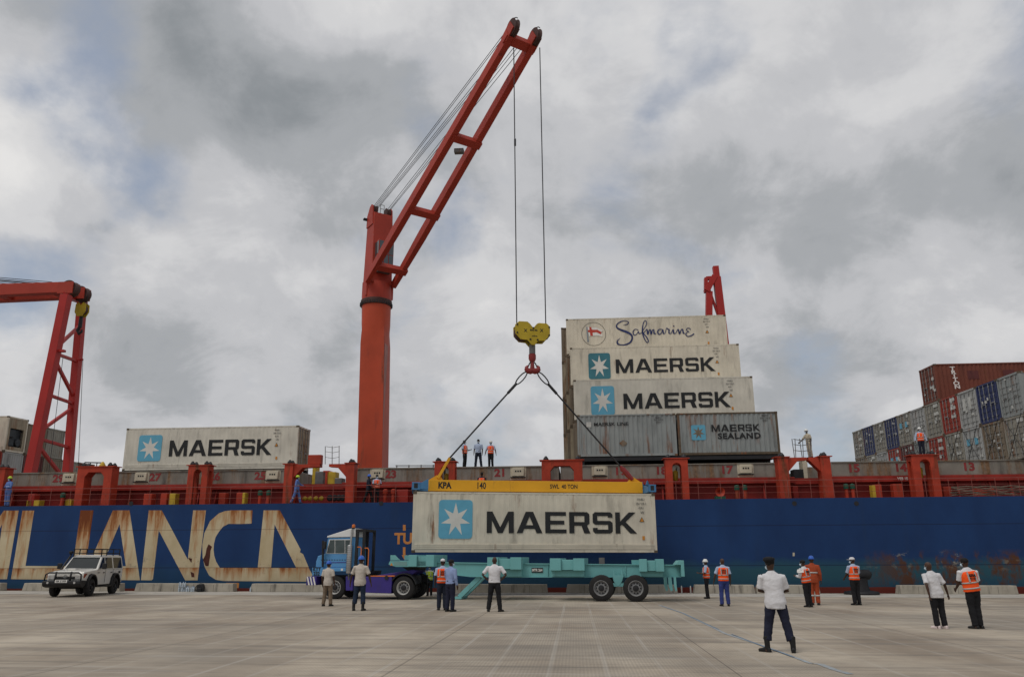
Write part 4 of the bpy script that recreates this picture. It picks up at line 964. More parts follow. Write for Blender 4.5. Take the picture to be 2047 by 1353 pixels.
for s in (-1, 1):      # cheek plates carrying the sheaves
    ck = MB().prism([(-0.85, z_t - 1.2), (0.45, z_t - 1.2), (0.30, z_t + 0.35), (0.05, z_t + 0.62), (-0.3, z_t + 0.5), (-0.82, z_t - 0.2)], s * 0.82 - 0.05, s * 0.82 + 0.05)
    ck.build('cheek_plate', m_crane, crane, M=hm)
    MB().lathe([(0.12, -0.16), (0.42, -0.16), (0.36, -0.05), (0.36, 0.05), (0.42, 0.16), (0.12, 0.16)], (-0.05, s * 0.56, z_t + 0.18), 'y', 20).build('sheave', m_sheave, crane, 'auto', M=hm)
lad = MB()
for s in (-0.12, 0.2):
    lad.tube([(0.1, s, z_t - 0.2), (0.1, s, z_t + 0.75)], 0.025, 5)
lad.tube([(0.1, -0.12, z_t + 0.75), (0.1, 0.2, z_t + 0.75)], 0.025, 5); lad.tube([(0.1, -0.12, z_t + 0.4), (0.1, 0.2, z_t + 0.4)], 0.02, 5); lad.build('ladder_hoop', m_steel, crane, M=hm)
# operator's cab on the front of the housing
zc0 = at(762, 540, CY - 1).z; zc1 = at(765, 482, CY - 1).z
cb = MB().box(0.6, 1.45, -0.62, 0.62, zc0, zc1); cbo = cb.build('operator_cab', m_crane, crane, M=hm)
for k in range(3):
    for j in range(2):
        y0 = -0.6 + 0.41 * k; z0 = zc0 + 0.15 + (zc1 - zc0 - 0.2) * j / 2; MB().box(1.452, 1.47, y0 + 0.02, y0 + 0.37, z0, z0 + (zc1 - zc0) / 2 - 0.16).build('cab_window', m_cab, cbo, M=hm)
for j in range(2):
    for s in (-1, 1): z0 = zc0 + 0.15 + (zc1 - zc0 - 0.2) * j / 2; MB().box(0.7, 1.38, s * 0.63 - 0.008, s * 0.63 + 0.008, z0, z0 + (zc1 - zc0) / 2 - 0.16).build('cab_window', m_cab, cbo, M=hm)
MB().box(0.7, 1.35, -0.55, 0.55, zc0 - 0.16, zc0 - 0.02).build('cab_floor', m_steel, crane, M=hm)
for s in (-1, 1):
    MB().box(-0.35, 0.55, s * 1.0 - 0.14, s * 1.0 + 0.14, zb + 0.2, zb + 1.5).build('boom_foot', m_crane, crane, bevel=0.03, M=hm)
fl = MB().box(-0.95, -0.7, -1.15, -0.85, z_t - 0.5, z_t - 0.35); fl.build('floodlight', m_blk, crane, M=hm)
# the boom: two box legs, cross ties
A0, A1 = piv - lat * 1.12, tip - lat * 0.80; B0, B1 = piv + lat * 1.12, tip + lat * 0.80
boom = MB(); axis = (tip - piv).normalized(); upv = lat.cross(axis)
if upv.z < 0: upv = -upv
def leg(mb, p, q, w0, h0, w1, h1):
    vs = []
    for c, w, h in ((p, w0, h0), (p + (q - p) * 0.25, w1, h1), (q, w1 * 0.9, h1 * 0.85)):
        for a, b in ((-1, -1), (1, -1), (1, 1), (-1, 1)): vs.append(c + lat * (a * w / 2) + upv * (b * h / 2))
    fs = [(0, 3, 2, 1), (8, 9, 10, 11)]
    for i in (0, 4):
        for k in range(4): fs.append((i + k, i + (k + 1) % 4, i + 4 + (k + 1) % 4, i + 4 + k))
    mb.add(vs, fs)
for P, Q in ((A0, A1), (B0, B1)):
    m2 = MB(); leg(m2, P, Q, 0.34, 0.55, 0.46, 0.74); m2.build('boom_leg', m_crane, crane, bevel=0.02)
def t_at(py):      # parameter along the left leg for a picture height
    best = min(((abs(topix(BW + A0 + (A1 - A0) * (k / 400))[1] - py), k / 400) for k in range(401))); return best[1]
for py in (528, 415, 270):
    t = t_at(py); p = A0 + (A1 - A0) * t; q = B0 + (B1 - B0) * t
    m2 = MB().beam(p - lat * 0.05 - upv * 0.2, q + lat * 0.3 - upv * 0.2, 0.55, 0.42, upv)
    for c, s in ((p, 1), (q, -1)):
        m2.prism([(0, 0), (0.45, 0), (0, 0.45)], -0.18, 0.18) if False else None
    m2.build('boom_tie', m_crane, crane, bevel=0.03)
t = t_at(285); p = A0 + (A1 - A0) * t; q = B0 + (B1 - B0) * t; c = p + (q - p) * 0.42 - upv * 0.55
MB().box(c.x - 0.32, c.x + 0.32, c.y - 0.2, c.y + 0.2, c.z - 0.18, c.z + 0.1).build('floodlight', m_steel, crane, bevel=0.03)
MB().beam(A1 - lat * 0.3 - axis * 0.3, B1 + lat * 0.3 - axis * 0.3, 0.6, 0.5, upv).build('boom_head', m_crane, crane, bevel=0.03)
for Q in (A1, B1):
    for s in (-0.2, 0.2): MB().beam(Q + lat * s - axis * 0.4, Q + lat * s + axis * 0.55 + upv * 0.1, 0.07, 0.75, upv).build('head_cheek', m_crane, crane)
    c = Q + axis * 0.35 + upv * 0.12
    rot = Matrix.Translation(c) @ Matrix(((axis.x, lat.x, upv.x, 0), (axis.y, lat.y, upv.y, 0), (axis.z, lat.z, upv.z, 0), (0, 0, 0, 1)))
    MB().lathe([(0.1, -0.15), (0.56, -0.15), (0.48, -0.07), (0.48, 0.07), (0.56, 0.15), (0.1, 0.15)], (0, 0, 0), 'y', 24).build('sheave', m_sheave, crane, 'auto', M=rot)
    gd = MB().tube([(0.62 * math.cos(R(a)), 0.0, 0.62 * math.sin(R(a))) for a in range(10, 171, 20)], 0.03, 5); gd.build('rope_guard', m_blk, crane, M=rot)
# luffing ropes
top = hm @ Vector((-0.05, 0, z_t + 0.35)); k = 0
for s0, s1, up0 in ((-0.66, -1.25, 0.35), (-0.58, -1.1, 0.28), (-0.5, -0.55, 0.25), (-0.42, -0.35, 0.2), (-0.34, -0.15, 0.2), (0.45, 0.15, 0.2), (0.54, 0.40, 0.1), (0.64, 0.75, 0.15)):
    a = top + lat * s0 + Vector((0, 0, up0 - 0.2)); b = tip + lat * s1 * 0.8 - axis * 0.2 + upv * 0.35
    MB().tube([a, b], 0.019, 6).build('luffing_rope', m_rope, crane)
# hoist ropes, from the tip sheaves to the hook block
hb_l = onY(1033, 648, HOOKY); hb_r = onY(1091, 650, HOOKY)
for Q, H_, tx, ty in ((A1, hb_l, 1027, 96), (B1, hb_r, 1079, 96)):
    a = CL(onY(tx, ty, HOOKY + 0.1)); MB().tube([a, CL(H_)], 0.03, 6).build('hoist_rope', m_rope, crane)
a = CL(onY(1029.6, 285, HOOKY)); MB().tube([a - Vector((0, 0, 0.22)), a + Vector((0, 0, 0.22))], 0.06, 6).build('rope_clamp', m_blk, crane)

# ---- hook block
HF = Frame(onY(1063, 700, HOOKY).x, HOOKY, R(14)); hc = HF.p(1063, 745)[1]
m_hy = mat('hook yellow', (0.43, 0.31, 0.02), 0.55, 0.14, 2.0, dirt=0.25, rust=0.12)
hook = thing('hook_block', 'yellow heart-shaped hook block above the spreader, with red double hook', 'hook', HF.M @ Matrix.Translation((0, 0, hc)))
def hk(cx, cy): q = HF.p(980 + cx / 8.459, 620 + cy / 8.459); return (q[0], q[1] - hc)
heart = [hk(*p) for p in ((405, 270), (470, 215), (610, 222), (652, 255), (710, 330), (765, 262), (800, 245), (935, 255), (990, 310), (990, 450), (900, 545), (790, 545), (735, 615), (680, 610), (610, 530), (495, 515), (410, 420))]
for y in (-0.34, 0.26): MB().prism(heart, y, y + 0.08).build('side_plate', m_hy, hook, bevel=0.012)
ins = [(x * 0.86 , z) for x, z in heart]
core = MB()
for cx in (540, 860):
    c = hk(cx, 385); core.lathe([(0.1, -0.24), (0.44, -0.24), (0.38, -0.1), (0.38, 0.1), (0.44, 0.24), (0.1, 0.24)], (c[0], 0, c[1]), 'y', 20)
core.build('sheave', m_sheave, hook, 'auto')
for cx, cy in ((440, 270), (440, 405), (710, 330), (975, 320), (975, 455), (660, 520), (780, 530)):
    c = hk(cx, cy); MB().lathe([(0.05, -0.37), (0.05, 0.37)], (c[0], 0, c[1]), 'y', 8).build('tie_bolt', m_blk, hook)
c = hk(715, 435); text('SWL 40t', 0.11, m_ink, hook, c[0], c[1] + 0.22, -0.345, bold=0.006, name='plate_marking'); text('x 8.5 m', 0.09, m_ink, hook, c[0] + 0.05, c[1] - 0.1, -0.345, bold=0.005, name='plate_marking')
for cx in (578, 848): c = hk(cx, 375); text('X', 0.24, m_ink, hook, c[0], c[1], -0.345, bold=0.006, name='plate_marking')
c0 = hk(710, 610); c1 = hk(710, 740); c2 = hk(712, 860)
MB().lathe([(0.17, c1[1]), (0.17, c0[1] + 0.05)], (c0[0], 0, 0), 'z', 16).build('swivel_shank', m_steel, hook, 'auto')
MB().lathe([(0.14, c2[1] - 0.03), (0.2, c2[1] + 0.12), (0.2, c1[1] - 0.05), (0.14, c1[1])], (c1[0], 0, 0), 'z', 16).build('swivel', m_hookred, hook, 'auto')
# ramshorn
rh = MB(); cxm = c1[0]
rh.tube([(cxm, 0, c2[1] + 0.02), (cxm, 0, hk(715, 1020)[1])], [0.09, 0.13], 10)
for s in (-1, 1):
    pts = [(715 + s * d, y) for d, y in ((0, 1020), (40, 1030), (75, 1025), (98, 1000), (98, 965), (82, 948), (70, 962))]
    rh.tube([(hk(*p)[0], 0, hk(*p)[1]) for p in pts], [0.15, 0.17, 0.16, 0.14, 0.10, 0.07, 0.04], 10)
rh.build('double_hook', m_hookred, hook, 'auto')
for s in (-1, 1):
    lt = MB().tube([(hk(715 + s * 28, 880)[0], 0, hk(715, 880)[1]), (hk(715 + s * 50, 900)[0], 0, hk(715, 900)[1]), (hk(715 + s * 72, 955)[0], 0, hk(715, 955)[1])], 0.035, 6); lt.build('safety_latch', m_blk, hook)

# ---- spreader beam and slings
spz = hz + RH + 0.02
SPM = HANG.M
m_spy = mat('spreader yellow', (0.66, 0.33, 0.015), 0.5, 0.08, 1.0, dirt=0.15)
m_spb = mat('spreader blue', (0.06, 0.18, 0.34), 0.5, 0.12, 1.5, dirt=0.25)
spr = thing('lifting_spreader', 'yellow lifting beam with blue ends lettered KPA and SWL 40 TON', 'spreader', SPM @ Matrix.Translation((0, 0, spz)))
def sp_(px, py, dy=0.9): q = HANG.p(px, py, dy); return (q[0], q[1] - spz)
y0, y1 = 0.92, 1.52
a = sp_(856, 972); b = sp_(1284, 951)
zb_, zt_ = a[1], b[1]
zb_ = 0.08; zt_ = zb_ + 0.56
MB().box(a[0], b[0], y0, y1, zb_, zt_).build('main_beam', m_spy, spr, bevel=0.015)
for s, xe, xb in ((-1, 0.12, a[0]), (1, RL - 0.12, b[0])):
    MB().prism([(xb, zb_ + 0.0), (xe, zb_ + 0.0), (xe, zb_ + 0.38), (xe - s * 0.35, zb_ + 0.40), (xb, zt_ - 0.01)], y0 + 0.02, y1 - 0.02).build('end_arm', m_spb, spr, bevel=0.01)
    MB().prism([(xb - s * 0.0, zb_ + 0.02), (xe, zb_ + 0.02), (xe, zb_ + 0.34), (xe - s * 0.3, zb_ + 0.36), (xb, zt_ - 0.03)], 0.02, 0.12).build('end_plate', m_spb, spr, bevel=0.01)
    cr = MB().box(xe - 0.2, xe + 0.2, 0.0, CW, zb_ - 0.02, zb_ + 0.36); cro = cr.build('cross_beam', m_spb, spr, bevel=0.015)
    for y in (0.0, CW - 0.24):
        MB().box(xe - 0.09, xe + 0.09, y - 0.006, y + 0.246, zb_ + 0.06, zb_ + 0.30).build('corner_socket', m_blk, cro)
        MB().lathe([(0.05, -0.06), (0.07, 0.0), (0.07, zb_ + 0.02)], (xe, y + 0.1, 0), 'z', 8).build('twistlock', m_steel, cro)
q = sp_(889, 962); text('KPA', 0.42, m_ink, spr, q[0], (zb_ + zt_) / 2, y0 - 0.004, bold=0.018, sx=0.85)
q = sp_(962, 962); text('140', 0.46, m_ink, spr, q[0], (zb_ + zt_) / 2, y0 - 0.004, bold=0.008, sx=0.72)
q = sp_(1127, 962); text('SWL  40 TON', 0.30, m_ink, spr, q[0], (zb_ + zt_) / 2, y0 - 0.004, bold=0.005, sx=0.8)
yc = (y0 + y1) / 2
l0 = sp_(871, 946, 1.2); l1 = sp_(899, 915, 1.2); r0 = sp_(1266, 946, 1.2); r1 = sp_(1239, 916, 1.2)
dv = Vector((l1[0] - l0[0], 0, l1[1] - l0[1])).normalized()
pl = MB().prism([(a[0] - 0.02, zt_ - 0.01), (a[0] + 0.75, zt_ - 0.01), (a[0] + 0.62, zt_ + 0.22), (a[0] + 0.42, zt_ + 0.26)], yc - 0.06, yc + 0.06); pl.build('lug', m_spy, spr)
pr = MB().prism([(b[0] - 0.75, zt_ - 0.01), (b[0] + 0.02, zt_ - 0.01), (b[0] - 0.42, zt_ + 0.28), (b[0] - 0.55, zt_ + 0.26)], yc - 0.06, yc + 0.06); pr.build('lug', m_spy, spr)
L0 = Vector((a[0] + 0.48, yc, zt_ + 0.10)); L1 = Vector((l1[0], yc, l1[1]))
hkW = HF.M @ Vector((0, 0, hc)); hkl = (SPM @ Matrix.Translation((0, 0, spz))).inverted() @ Vector((onY(1055, 741.5, HOOKY))); hkr = (SPM @ Matrix.Translation((0, 0, spz))).inverted() @ Vector((onY(1073, 741.5, HOOKY)))
lk = MB().beam(L0, L0 + (L1 - L0) * 1.0, 0.14, 0.26, (0, 1, 0)); lko = lk.build('link_bar', m_spy, spr, bevel=0.01)
for k in range(6):
    c = L0 + (L1 - L0) * (0.08 + 0.16 * k); MB().lathe([(0.045, -0.1), (0.045, 0.1)], (c.x, c.y, c.z), 'y', 8).build('link_hole', m_blk, lko)
R0 = Vector((b[0] - 0.46, yc, zt_ + 0.14)); R1 = R0 + (hkr - R0).normalized() * 0.95
MB().tube([R0, R0 + (R1 - R0) * 0.5, R1], [0.12, 0.16, 0.07], 8).build('shackle', m_hookred, spr, 'auto')
MB().tube([L1, hkl + (L1 - hkl).normalized() * 0.88], 0.045, 7).build('sling', m_rope, spr); MB().tube([R1, hkr + (R1 - hkr).normalized() * 0.88], 0.045, 7).build('sling', m_rope, spr)
for P, Q in ((hkl, L1), (hkr, R1)):      # rope eyes at the hook
    d = (Q - P).normalized(); sd = Vector((d.z, 0, -d.x)); c = P + d * 0.52
    MB().tube([c + d * (0.44 * math.cos(R(t))) + sd * (0.13 * math.sin(R(t))) for t in range(0, 361, 30)], 0.035, 6).build('rope_eye', m_rope, spr)
    MB().tube([P + d * 0.9, P + d * 1.6], 0.075, 7).build('ferrule', m_rope, spr)
# ---- left boom rest: a braced frame standing across the ship
def seg(a, b, w, h, name, m, par, off): MB().beam(Vector(a) - off, Vector(b) - off, w, h, (1, 0, 0)).build(name, m, par, bevel=0.02)
YN, YF = 53.0, 56.9
n0 = sY(61, 936, YN); n1 = sY(133, 590, YN); f0 = sY(137, 938, YF); f1 = sY(161, 640, YF)
n0.z = HC_T; f0.z = HC_T
off = Vector((n0.x, YN, HC_T))
rest = thing('boom_rest', 'tall red braced frame carrying the lowered crane boom over the deck', 'boom rest', SHIP @ Matrix.Translation(off))
f1 = f0 + (f1 - f0) * 1.13
seg(n0, n1, 0.62, 0.62, 'leg', m_rest, rest, off); seg(f0, f1, 0.55, 0.55, 'leg', m_rest, rest, off)
def nl(py): return n0 + (n1 - n0) * ((936 - py) / 346.0)
def fl_(py): return f0 + (f1 - f0) * ((938 - py) / (298.0 * 1.13))
for a, b in ((703, 718), (780, 796), (861, 875)): seg(nl(a), fl_(b), 0.2, 0.26, 'cross_tie', m_rest, rest, off)
for a, b in ((693, 650), (712, 785), (850, 803), (870, 936)): seg(nl(a), fl_(b), 0.22, 0.22, 'brace', m_rest, rest, off)
seg(n1, f1 + Vector((0, 0.3, 0)), 0.5, 0.5, 'head_beam', m_rest, rest, off)
p = nl(700); MB().box(p.x - off.x + 0.2, p.x - off.x + 0.75, -0.15, 0.15, p.z - off.z - 0.05, p.z - off.z + 0.12).build('rope_bracket', m_rest, rest)
q = sY(126, 714, YN - 0.3); q2 = sY(104, 900, YN - 0.3); q2.z = HC_T
wire = MB().tube([q - off, q2 - off], 0.02, 5); wire.build('guy_wire', m_rope, rest)
q = sY(166, 718, YF); q2 = sY(160, 930, YF); q2.z = HC_T; MB().tube([q - off, q2 - off], 0.02, 5).build('guy_wire', m_rope, rest)
MB().beam(fl_(718) - off, q - off, 0.12, 0.12).build('rope_bracket', m_rest, rest)
# ---- the neighbouring crane whose boom lies on it
zB = n1.z + 0.05
ped = Vector((n1.x - 34.0, 55.0, HC_T))
cr2 = thing('deck_crane', 'red ship crane with its boom lowered flat onto the braced boom rest', 'crane', SHIP @ Matrix.Translation(ped))
MB().lathe([(1.2, 0), (1.15, 11.0), (1.3, 11.05), (1.3, 11.6), (1.2, 11.6)], (0, 0, 0), 'z', 28).build('pedestal', m_crane2, cr2, 'auto')
hz2 = zB - HC_T
MB().box(-1.0, 0.9, -0.85, 0.85, 11.6, hz2 + 5.5).build('housing', m_crane, cr2, bevel=0.04)
bl0, bl1 = 0.6, 32.75
BYN, BYF = YN + 0.35 - 55, YN + 1.75 - 55
hA = sY(60, 612, YN + 0.1)
for y in (BYN, BYF):
    m2 = MB(); m2.prism([(bl0, hz2 - 0.25), (bl1 + 0.6, hz2 + 0.22), (bl1 + 0.6, hz2 + 1.05), (bl0, hz2 + 1.1)], y - 0.3, y + 0.3); m2.build('boom_leg', m_crane, cr2, bevel=0.03)
for x in (4.0, 12.0, 20.0, 28.0, 32.5): MB().box(x, x + 0.6, BYN + 0.3, BYF - 0.3, hz2 + 0.2, hz2 + 0.7).build('boom_tie', m_crane, cr2)
for k, y in enumerate((BYN, BYF)):
    MB().lathe([(0.1, -0.3), (0.62, -0.3), (0.52, -0.1), (0.52, 0.1), (0.62, 0.3), (0.1, 0.3)], (bl1 + 1.25, y, hz2 + 0.55), 'y', 22).build('sheave', m_sheave, cr2, 'auto')
    MB().box(bl1 + 0.5, bl1 + 1.7, y - 0.42, y - 0.34, hz2 + 0.1, hz2 + 1.0).build('head_cheek', m_crane, cr2); MB().box(bl1 + 0.5, bl1 + 1.7, y + 0.34, y + 0.42, hz2 + 0.1, hz2 + 1.0).build('head_cheek', m_crane, cr2)
for k in range(6):
    y = BYN + (BYF - BYN) * k / 5; MB().tube([(0.0, y * 0.5 , hz2 + 5.2), (bl1 - 0.3 - 0.5 * (k % 3), y, hz2 + 1.15)], 0.026, 5).build('luffing_rope', m_rope, cr2)
# parked hook
hx = bl1 + 1.45; hp2 = SHIP @ (ped + Vector((hx, BYF, hz2 - 0.55)))
hk2 = thing('hook_block', 'small yellow hook block parked under the lowered boom head', 'hook', SHIP @ T(ped.x + hx, BYF + 55, HC_T + hz2 - 1.65))
for y in (-0.26, 0.18): MB().prism([(-0.42, 0.7), (-0.4, 1.35), (-0.2, 1.5), (0.0, 1.25), (0.2, 1.5), (0.4, 1.35), (0.42, 0.8), (0.2, 0.4), (-0.2, 0.4)], y, y + 0.08).build('side_plate', m_hy, hk2)
MB().lathe([(0.1, -0.2), (0.38, -0.2), (0.38, 0.2), (0.1, 0.2)], (0, 0, 0.95), 'y', 16).build('sheave', m_sheave, hk2, 'auto')
MB().tube([(0, 0, 0.45), (0, 0, -0.45)], [0.13, 0.15], 10).build('swivel_shank', m_blk, hk2)
MB().tube([(0, 0, -0.4), (-0.15, 0, -0.7), (0.0, 0, -0.95), (0.2, 0, -0.8), (0.2, 0, -0.62)], [0.12, 0.13, 0.13, 0.09, 0.05], 8).build('hook', m_blk, hk2, 'auto')
for s in (-0.25, 0.25): MB().tube([(s, 0, 1.3), (s * 1.2, 0, 2.1)], 0.03, 5).build('hoist_rope', m_rope, hk2)
# ---- right boom rest behind the stack
YR = 66.0
t0 = sY(1430, 533, YR); t1 = sY(1442, 632, YR); l1_ = sY(1414, 632, YR); l0_ = sY(1418, 590, YR)
off = Vector((t1.x, YR, HC_T))
r2 = thing('boom_rest', 'red boom rest whose forked head rises behind the stacked white containers', 'boom rest', SHIP @ Matrix.Translation(off))
dr = (t1 - t0); btm = t0 + dr * ((t0.z - HC_T) / (t0.z - t1.z)); btm.z = HC_T
def sg(a, b, w, h, nm): MB().beam(a - off, b - off, w, h, (0, 1, 0)).build(nm, m_rest, r2, bevel=0.02)
mid = t0 + dr * 0.22
sg(mid, btm, 0.62, 0.62, 'leg'); sg(t0, mid + dr * 0.03, 0.5, 0.5, 'head_post')
lb = Vector((l1_.x - 1.0, YR, HC_T)); sg(l0_ + Vector((0, 0, 0.3)), lb, 0.55, 0.55, 'leg')
a = sY(1412, 583, YR); b = sY(1428, 553, YR); sg(a, b, 0.5, 0.7, 'fork_arm'); sg(sY(1411, 585, YR), sY(1411, 556, YR), 0.3, 0.5, 'fork_side'); sg(sY(1411, 557, YR), sY(1424, 556, YR), 0.3, 0.4, 'fork_top')
sg(sY(1418, 580, YR), sY(1436, 632, YR), 0.2, 0.25, 'brace')
sg(sY(1420, 585, YR), t0 + dr * 0.75, 0.3, 0.25, 'brace') if False else None
# ================================================================== terminal tractor and trailer
m_teal = mat('trailer teal', (0.15, 0.385, 0.385), 0.5, 0.08, 1.0, dirt=0.3, dirtcol=(0.10, 0.20, 0.19))
m_tyre = mat('tyre rubber', (0.020, 0.019, 0.019), 0.85, 0.3, 4.0, bump=0.2)
m_rim = mat('rim grey', (0.30, 0.30, 0.30), 0.5, 0.15, 4.0, metal=0.3, dirt=0.3)
m_rimw = mat('rim white', (0.52, 0.51, 0.48), 0.5, 0.1, 4.0, dirt=0.3)
m_cabb = mat('tractor blue', (0.085, 0.27, 0.52), 0.35, 0.06, 1.2, dirt=0.12, coat=0.3)
m_cabw = mat('tractor white', (0.66, 0.66, 0.65), 0.4, 0.05, 1.2, dirt=0.1)
m_purp = mat('chassis violet', (0.045, 0.03, 0.20), 0.5, 0.14, 1.5, dirt=0.3)
m_orng = mat('signal orange', (0.60, 0.16, 0.03), 0.5, 0.1, 2.0)
m_chrome = mat('exhaust steel', (0.42, 0.42, 0.41), 0.35, 0.12, 4.0, metal=0.7)
m_tglass = mat('tractor glass', (0.06, 0.08, 0.08), 0.08, 0.3, 3.0, spec=0.5)
m_dglass = mat('dark glass', (0.012, 0.014, 0.015), 0.06, 0.2, 2.0, spec=0.7)
m_disc = mat('wheel disc', (0.24, 0.24, 0.24), 0.5, 0.2, 5.0, metal=0.3, dirt=0.4)
TR = Frame(1.74, 34.6, R(-4.6))
def tp(px, py, dy=0.0): return TR.p(px, py, dy)
def wheel(par, x, y, z, r, w, mrim, side=-1, hub=0.55, name='wheel', holes=10):
    """wheel about the y axis; side=-1 shows its face to -y"""
    c = (x, y, z); h = w / 2
    o = MB().lathe([(r * 0.60, -h), (r * 0.82, -h), (r * 0.96, -h * 0.78), (r, -h * 0.45), (r, h * 0.45), (r * 0.96, h * 0.78), (r * 0.82, h), (r * 0.60, h), (r * 0.60, -h)], c, 'y', 36).build(name, m_tyre, par, 'auto')
    s = side
    MB().lathe([(r * 0.60, s * h * 0.96), (r * 0.57, s * h * 1.0), (r * 0.52, s * h * 0.55), (r * 0.47, s * h * 0.12)], c, 'y', 28, cap=False).build('rim', mrim, o, 'auto')
    MB().lathe([(r * 0.49, s * h * 0.1), (r * 0.46, s * h * 0.2), (r * 0.28, s * h * 0.45), (0.001, s * h * 0.45)], c, 'y', 28, cap=False).build('wheel_disc', m_disc, o, 'auto')
    MB().lathe([(r * 0.24, s * h * 0.45), (r * 0.22, s * h * 0.95), (r * 0.1, s * h * 1.05), (0.001, s * h * 1.05)], c, 'y', 16).build('hub', m_blk, o, 'auto')
    for k in range(holes):
        a = 2 * math.pi * k / holes; MB().lathe([(r * 0.06, s * h * 0.1), (r * 0.06, s * h * 0.40), (0.001, s * h * 0.40)], (x + r * 0.38 * math.cos(a), y, z + r * 0.38 * math.sin(a)), 'y', 8).build('rim_hole', m_blk, o)
    return o
def P2(*pts): return [tp(*p) for p in pts]
TW = 2.5
trl = thing('container_trailer', 'empty teal skeletal trailer waiting under the hanging container', 'trailer', TR.M)
# two main beams with flanges
for y0 in (0.55, 1.75):
    poly = P2((868, 1124), (1000, 1126), (1362, 1129.5), (1363, 1153), (1030, 1153.5), (935, 1152.5), (905, 1149), (885, 1139), (868, 1133))
    MB().prism(poly, y0 + 0.06, y0 + 0.14).build('main_beam', m_teal, trl)
    fl = MB(); top = P2((868, 1124), (1000, 1126), (1362, 1129.5)); bot = P2((868, 1133), (885, 1139), (905, 1149), (935, 1152.5), (1030, 1153.5), (1363, 1153))
    for line in (top, bot):
        for (xa, za), (xb, zb2) in zip(line[:-1], line[1:]): fl.beam((xa, y0 + 0.1, za), (xb, y0 + 0.1, zb2), 0.2, 0.03)
    fl.build('beam_flange', m_teal, trl)
for px in (900, 960, 1060, 1160, 1250, 1340):
    x = tp(px, 1140)[0]; MB().box(x - 0.05, x + 0.05, 0.7, 1.8, tp(px, 1149)[1], tp(px, 1133)[1]).build('cross_member', m_teal, trl)
for x, z in ((1092, 1140), (1250, 1140)):      # web stiffeners
    q = tp(x, z); MB().box(q[0] - 0.012, q[0] + 0.012, 0.56, 0.6, tp(x, 1152)[1], tp(x, 1130)[1]).build('stiffener', m_teal, trl)
# gooseneck front
g = P2((776, 1124), (779, 1119.5), (868, 1121.5), (868, 1132.6), (790, 1132.6), (775, 1128))
for y0 in (0.12, 2.28): MB().prism(g, y0, y0 + 0.1).build('gooseneck_rail', m_teal, trl, bevel=0.008)
q0 = tp(790, 1131); q1 = tp(868, 1131); MB().box(q0[0], q1[0], 0.22, 2.28, q0[1] - 0.02, q0[1] + 0.06).build('coupler_plate', m_teal, trl)
MB().prism(P2((779, 1109), (787, 1109), (797, 1119.2), (779, 1119.2)), 0.1, 0.24).build('front_stop', m_teal, trl)
MB().prism(P2((779, 1109), (787, 1109), (797, 1119.2), (779, 1119.2)), 2.26, 2.4).build('front_stop', m_teal, trl)
w = tp(781, 1128); MB().prism([(w[0] - 0.07, w[1] - 0.04), (w[0] + 0.07, w[1] - 0.04), (w[0], w[1] + 0.08)], 0.114, 0.12).build('warning_triangle', m_warn, trl)
q = tp(800, 1126); MB().box(q[0] - 0.32, q[0] + 0.28, 0.112, 0.12, q[1] - 0.09, q[1] + 0.09).build('lettering_plate', mat('faded plate', (0.16, 0.30, 0.29), 0.6), trl)
# bolsters: raised side boxes with a recessed middle
for pa, pb, yt, ym in ((817, 867, 1108.6, 1132), (974, 1042, 1113.4, 1138), (1099, 1168.5, 1115.5, 1140), (1277, 1328, 1117, 1142)):
    a = tp(pa, yt); b = tp(pb, ym); w = b[0] - a[0]; zt, zm = a[1], b[1]
    bo = MB().box(a[0], a[0] + w * 0.32, 0.0, TW, zm, zt); bo.box(b[0] - w * 0.32, b[0], 0.0, TW, zm, zt); bo.box(a[0] + w * 0.32, b[0] - w * 0.32, 0.12, TW - 0.12, zm + 0.02, zt - 0.06)
    bolster = bo.build('bolster', m_teal, trl, bevel=0.012)
    if pa > 900: MB().box(a[0] + 0.02, b[0] - 0.04, 0.35, TW - 0.35, tp(pa, 1152)[1], zm - 0.002).build('bolster_web', m_teal, bolster)
MB().prism(P2((1261, 1119), (1277, 1119), (1277, 1129), (1262, 1129)), 1.9, 2.5).build('rear_stop', m_teal, trl)
a = tp(1349, 1129); b = tp(1367, 1120); MB().prism(P2((1349, 1128.5), (1356, 1120), (1367, 1119.5), (1369, 1152), (1362, 1152), (1361, 1128.5)), 0.0, TW).build('tail_beam', m_teal, trl, bevel=0.01)
q = tp(1070.5, 1139.5); MB().box(q[0] - 0.25, q[0] + 0.25, 0.585, 0.606, q[1] - 0.1, q[1] + 0.1).build('number_plate', m_ink, trl)
text('MTR 264', 0.15, m_wht, trl, q[0], q[1], 0.582, bold=0.005, sx=0.8)
MB().beam((tp(953, 1153)[0], 0.75, tp(953, 1153)[1]), (tp(911, 1194)[0], 0.75, tp(911, 1195)[1] + 0.02), 0.2, 0.2, (0, 1, 0)).build('landing_leg', m_teal, trl, bevel=0.01)
MB().beam((tp(953, 1153)[0], 1.75, tp(953, 1153)[1]), (tp(911, 1194)[0], 1.75, tp(911, 1195)[1] + 0.02), 0.2, 0.2, (0, 1, 0)).build('landing_leg', m_teal, trl, bevel=0.01)
q = tp(910, 1193); MB().box(q[0] - 0.18, q[0] + 0.14, 0.6, 1.9, 0.02, 0.12).build('landing_foot', m_teal, trl)
wr = 0.535
for px in (1202, 1271):
    x = tp(px, 1176, 0.1)[0]
    ax = MB().lathe([(0.09, 0.3), (0.09, 2.2)], (x, 0, wr), 'y', 12).build('axle', m_blk, trl)
    wheel(trl, x, 0.16, wr, wr, 0.3, m_rim); wheel(trl, x, 0.52, wr, wr, 0.3, m_rim); wheel(trl, x, 1.98, wr, wr, 0.3, m_rim, 1); wheel(trl, x, 2.34, wr, wr, 0.3, m_rim, 1)
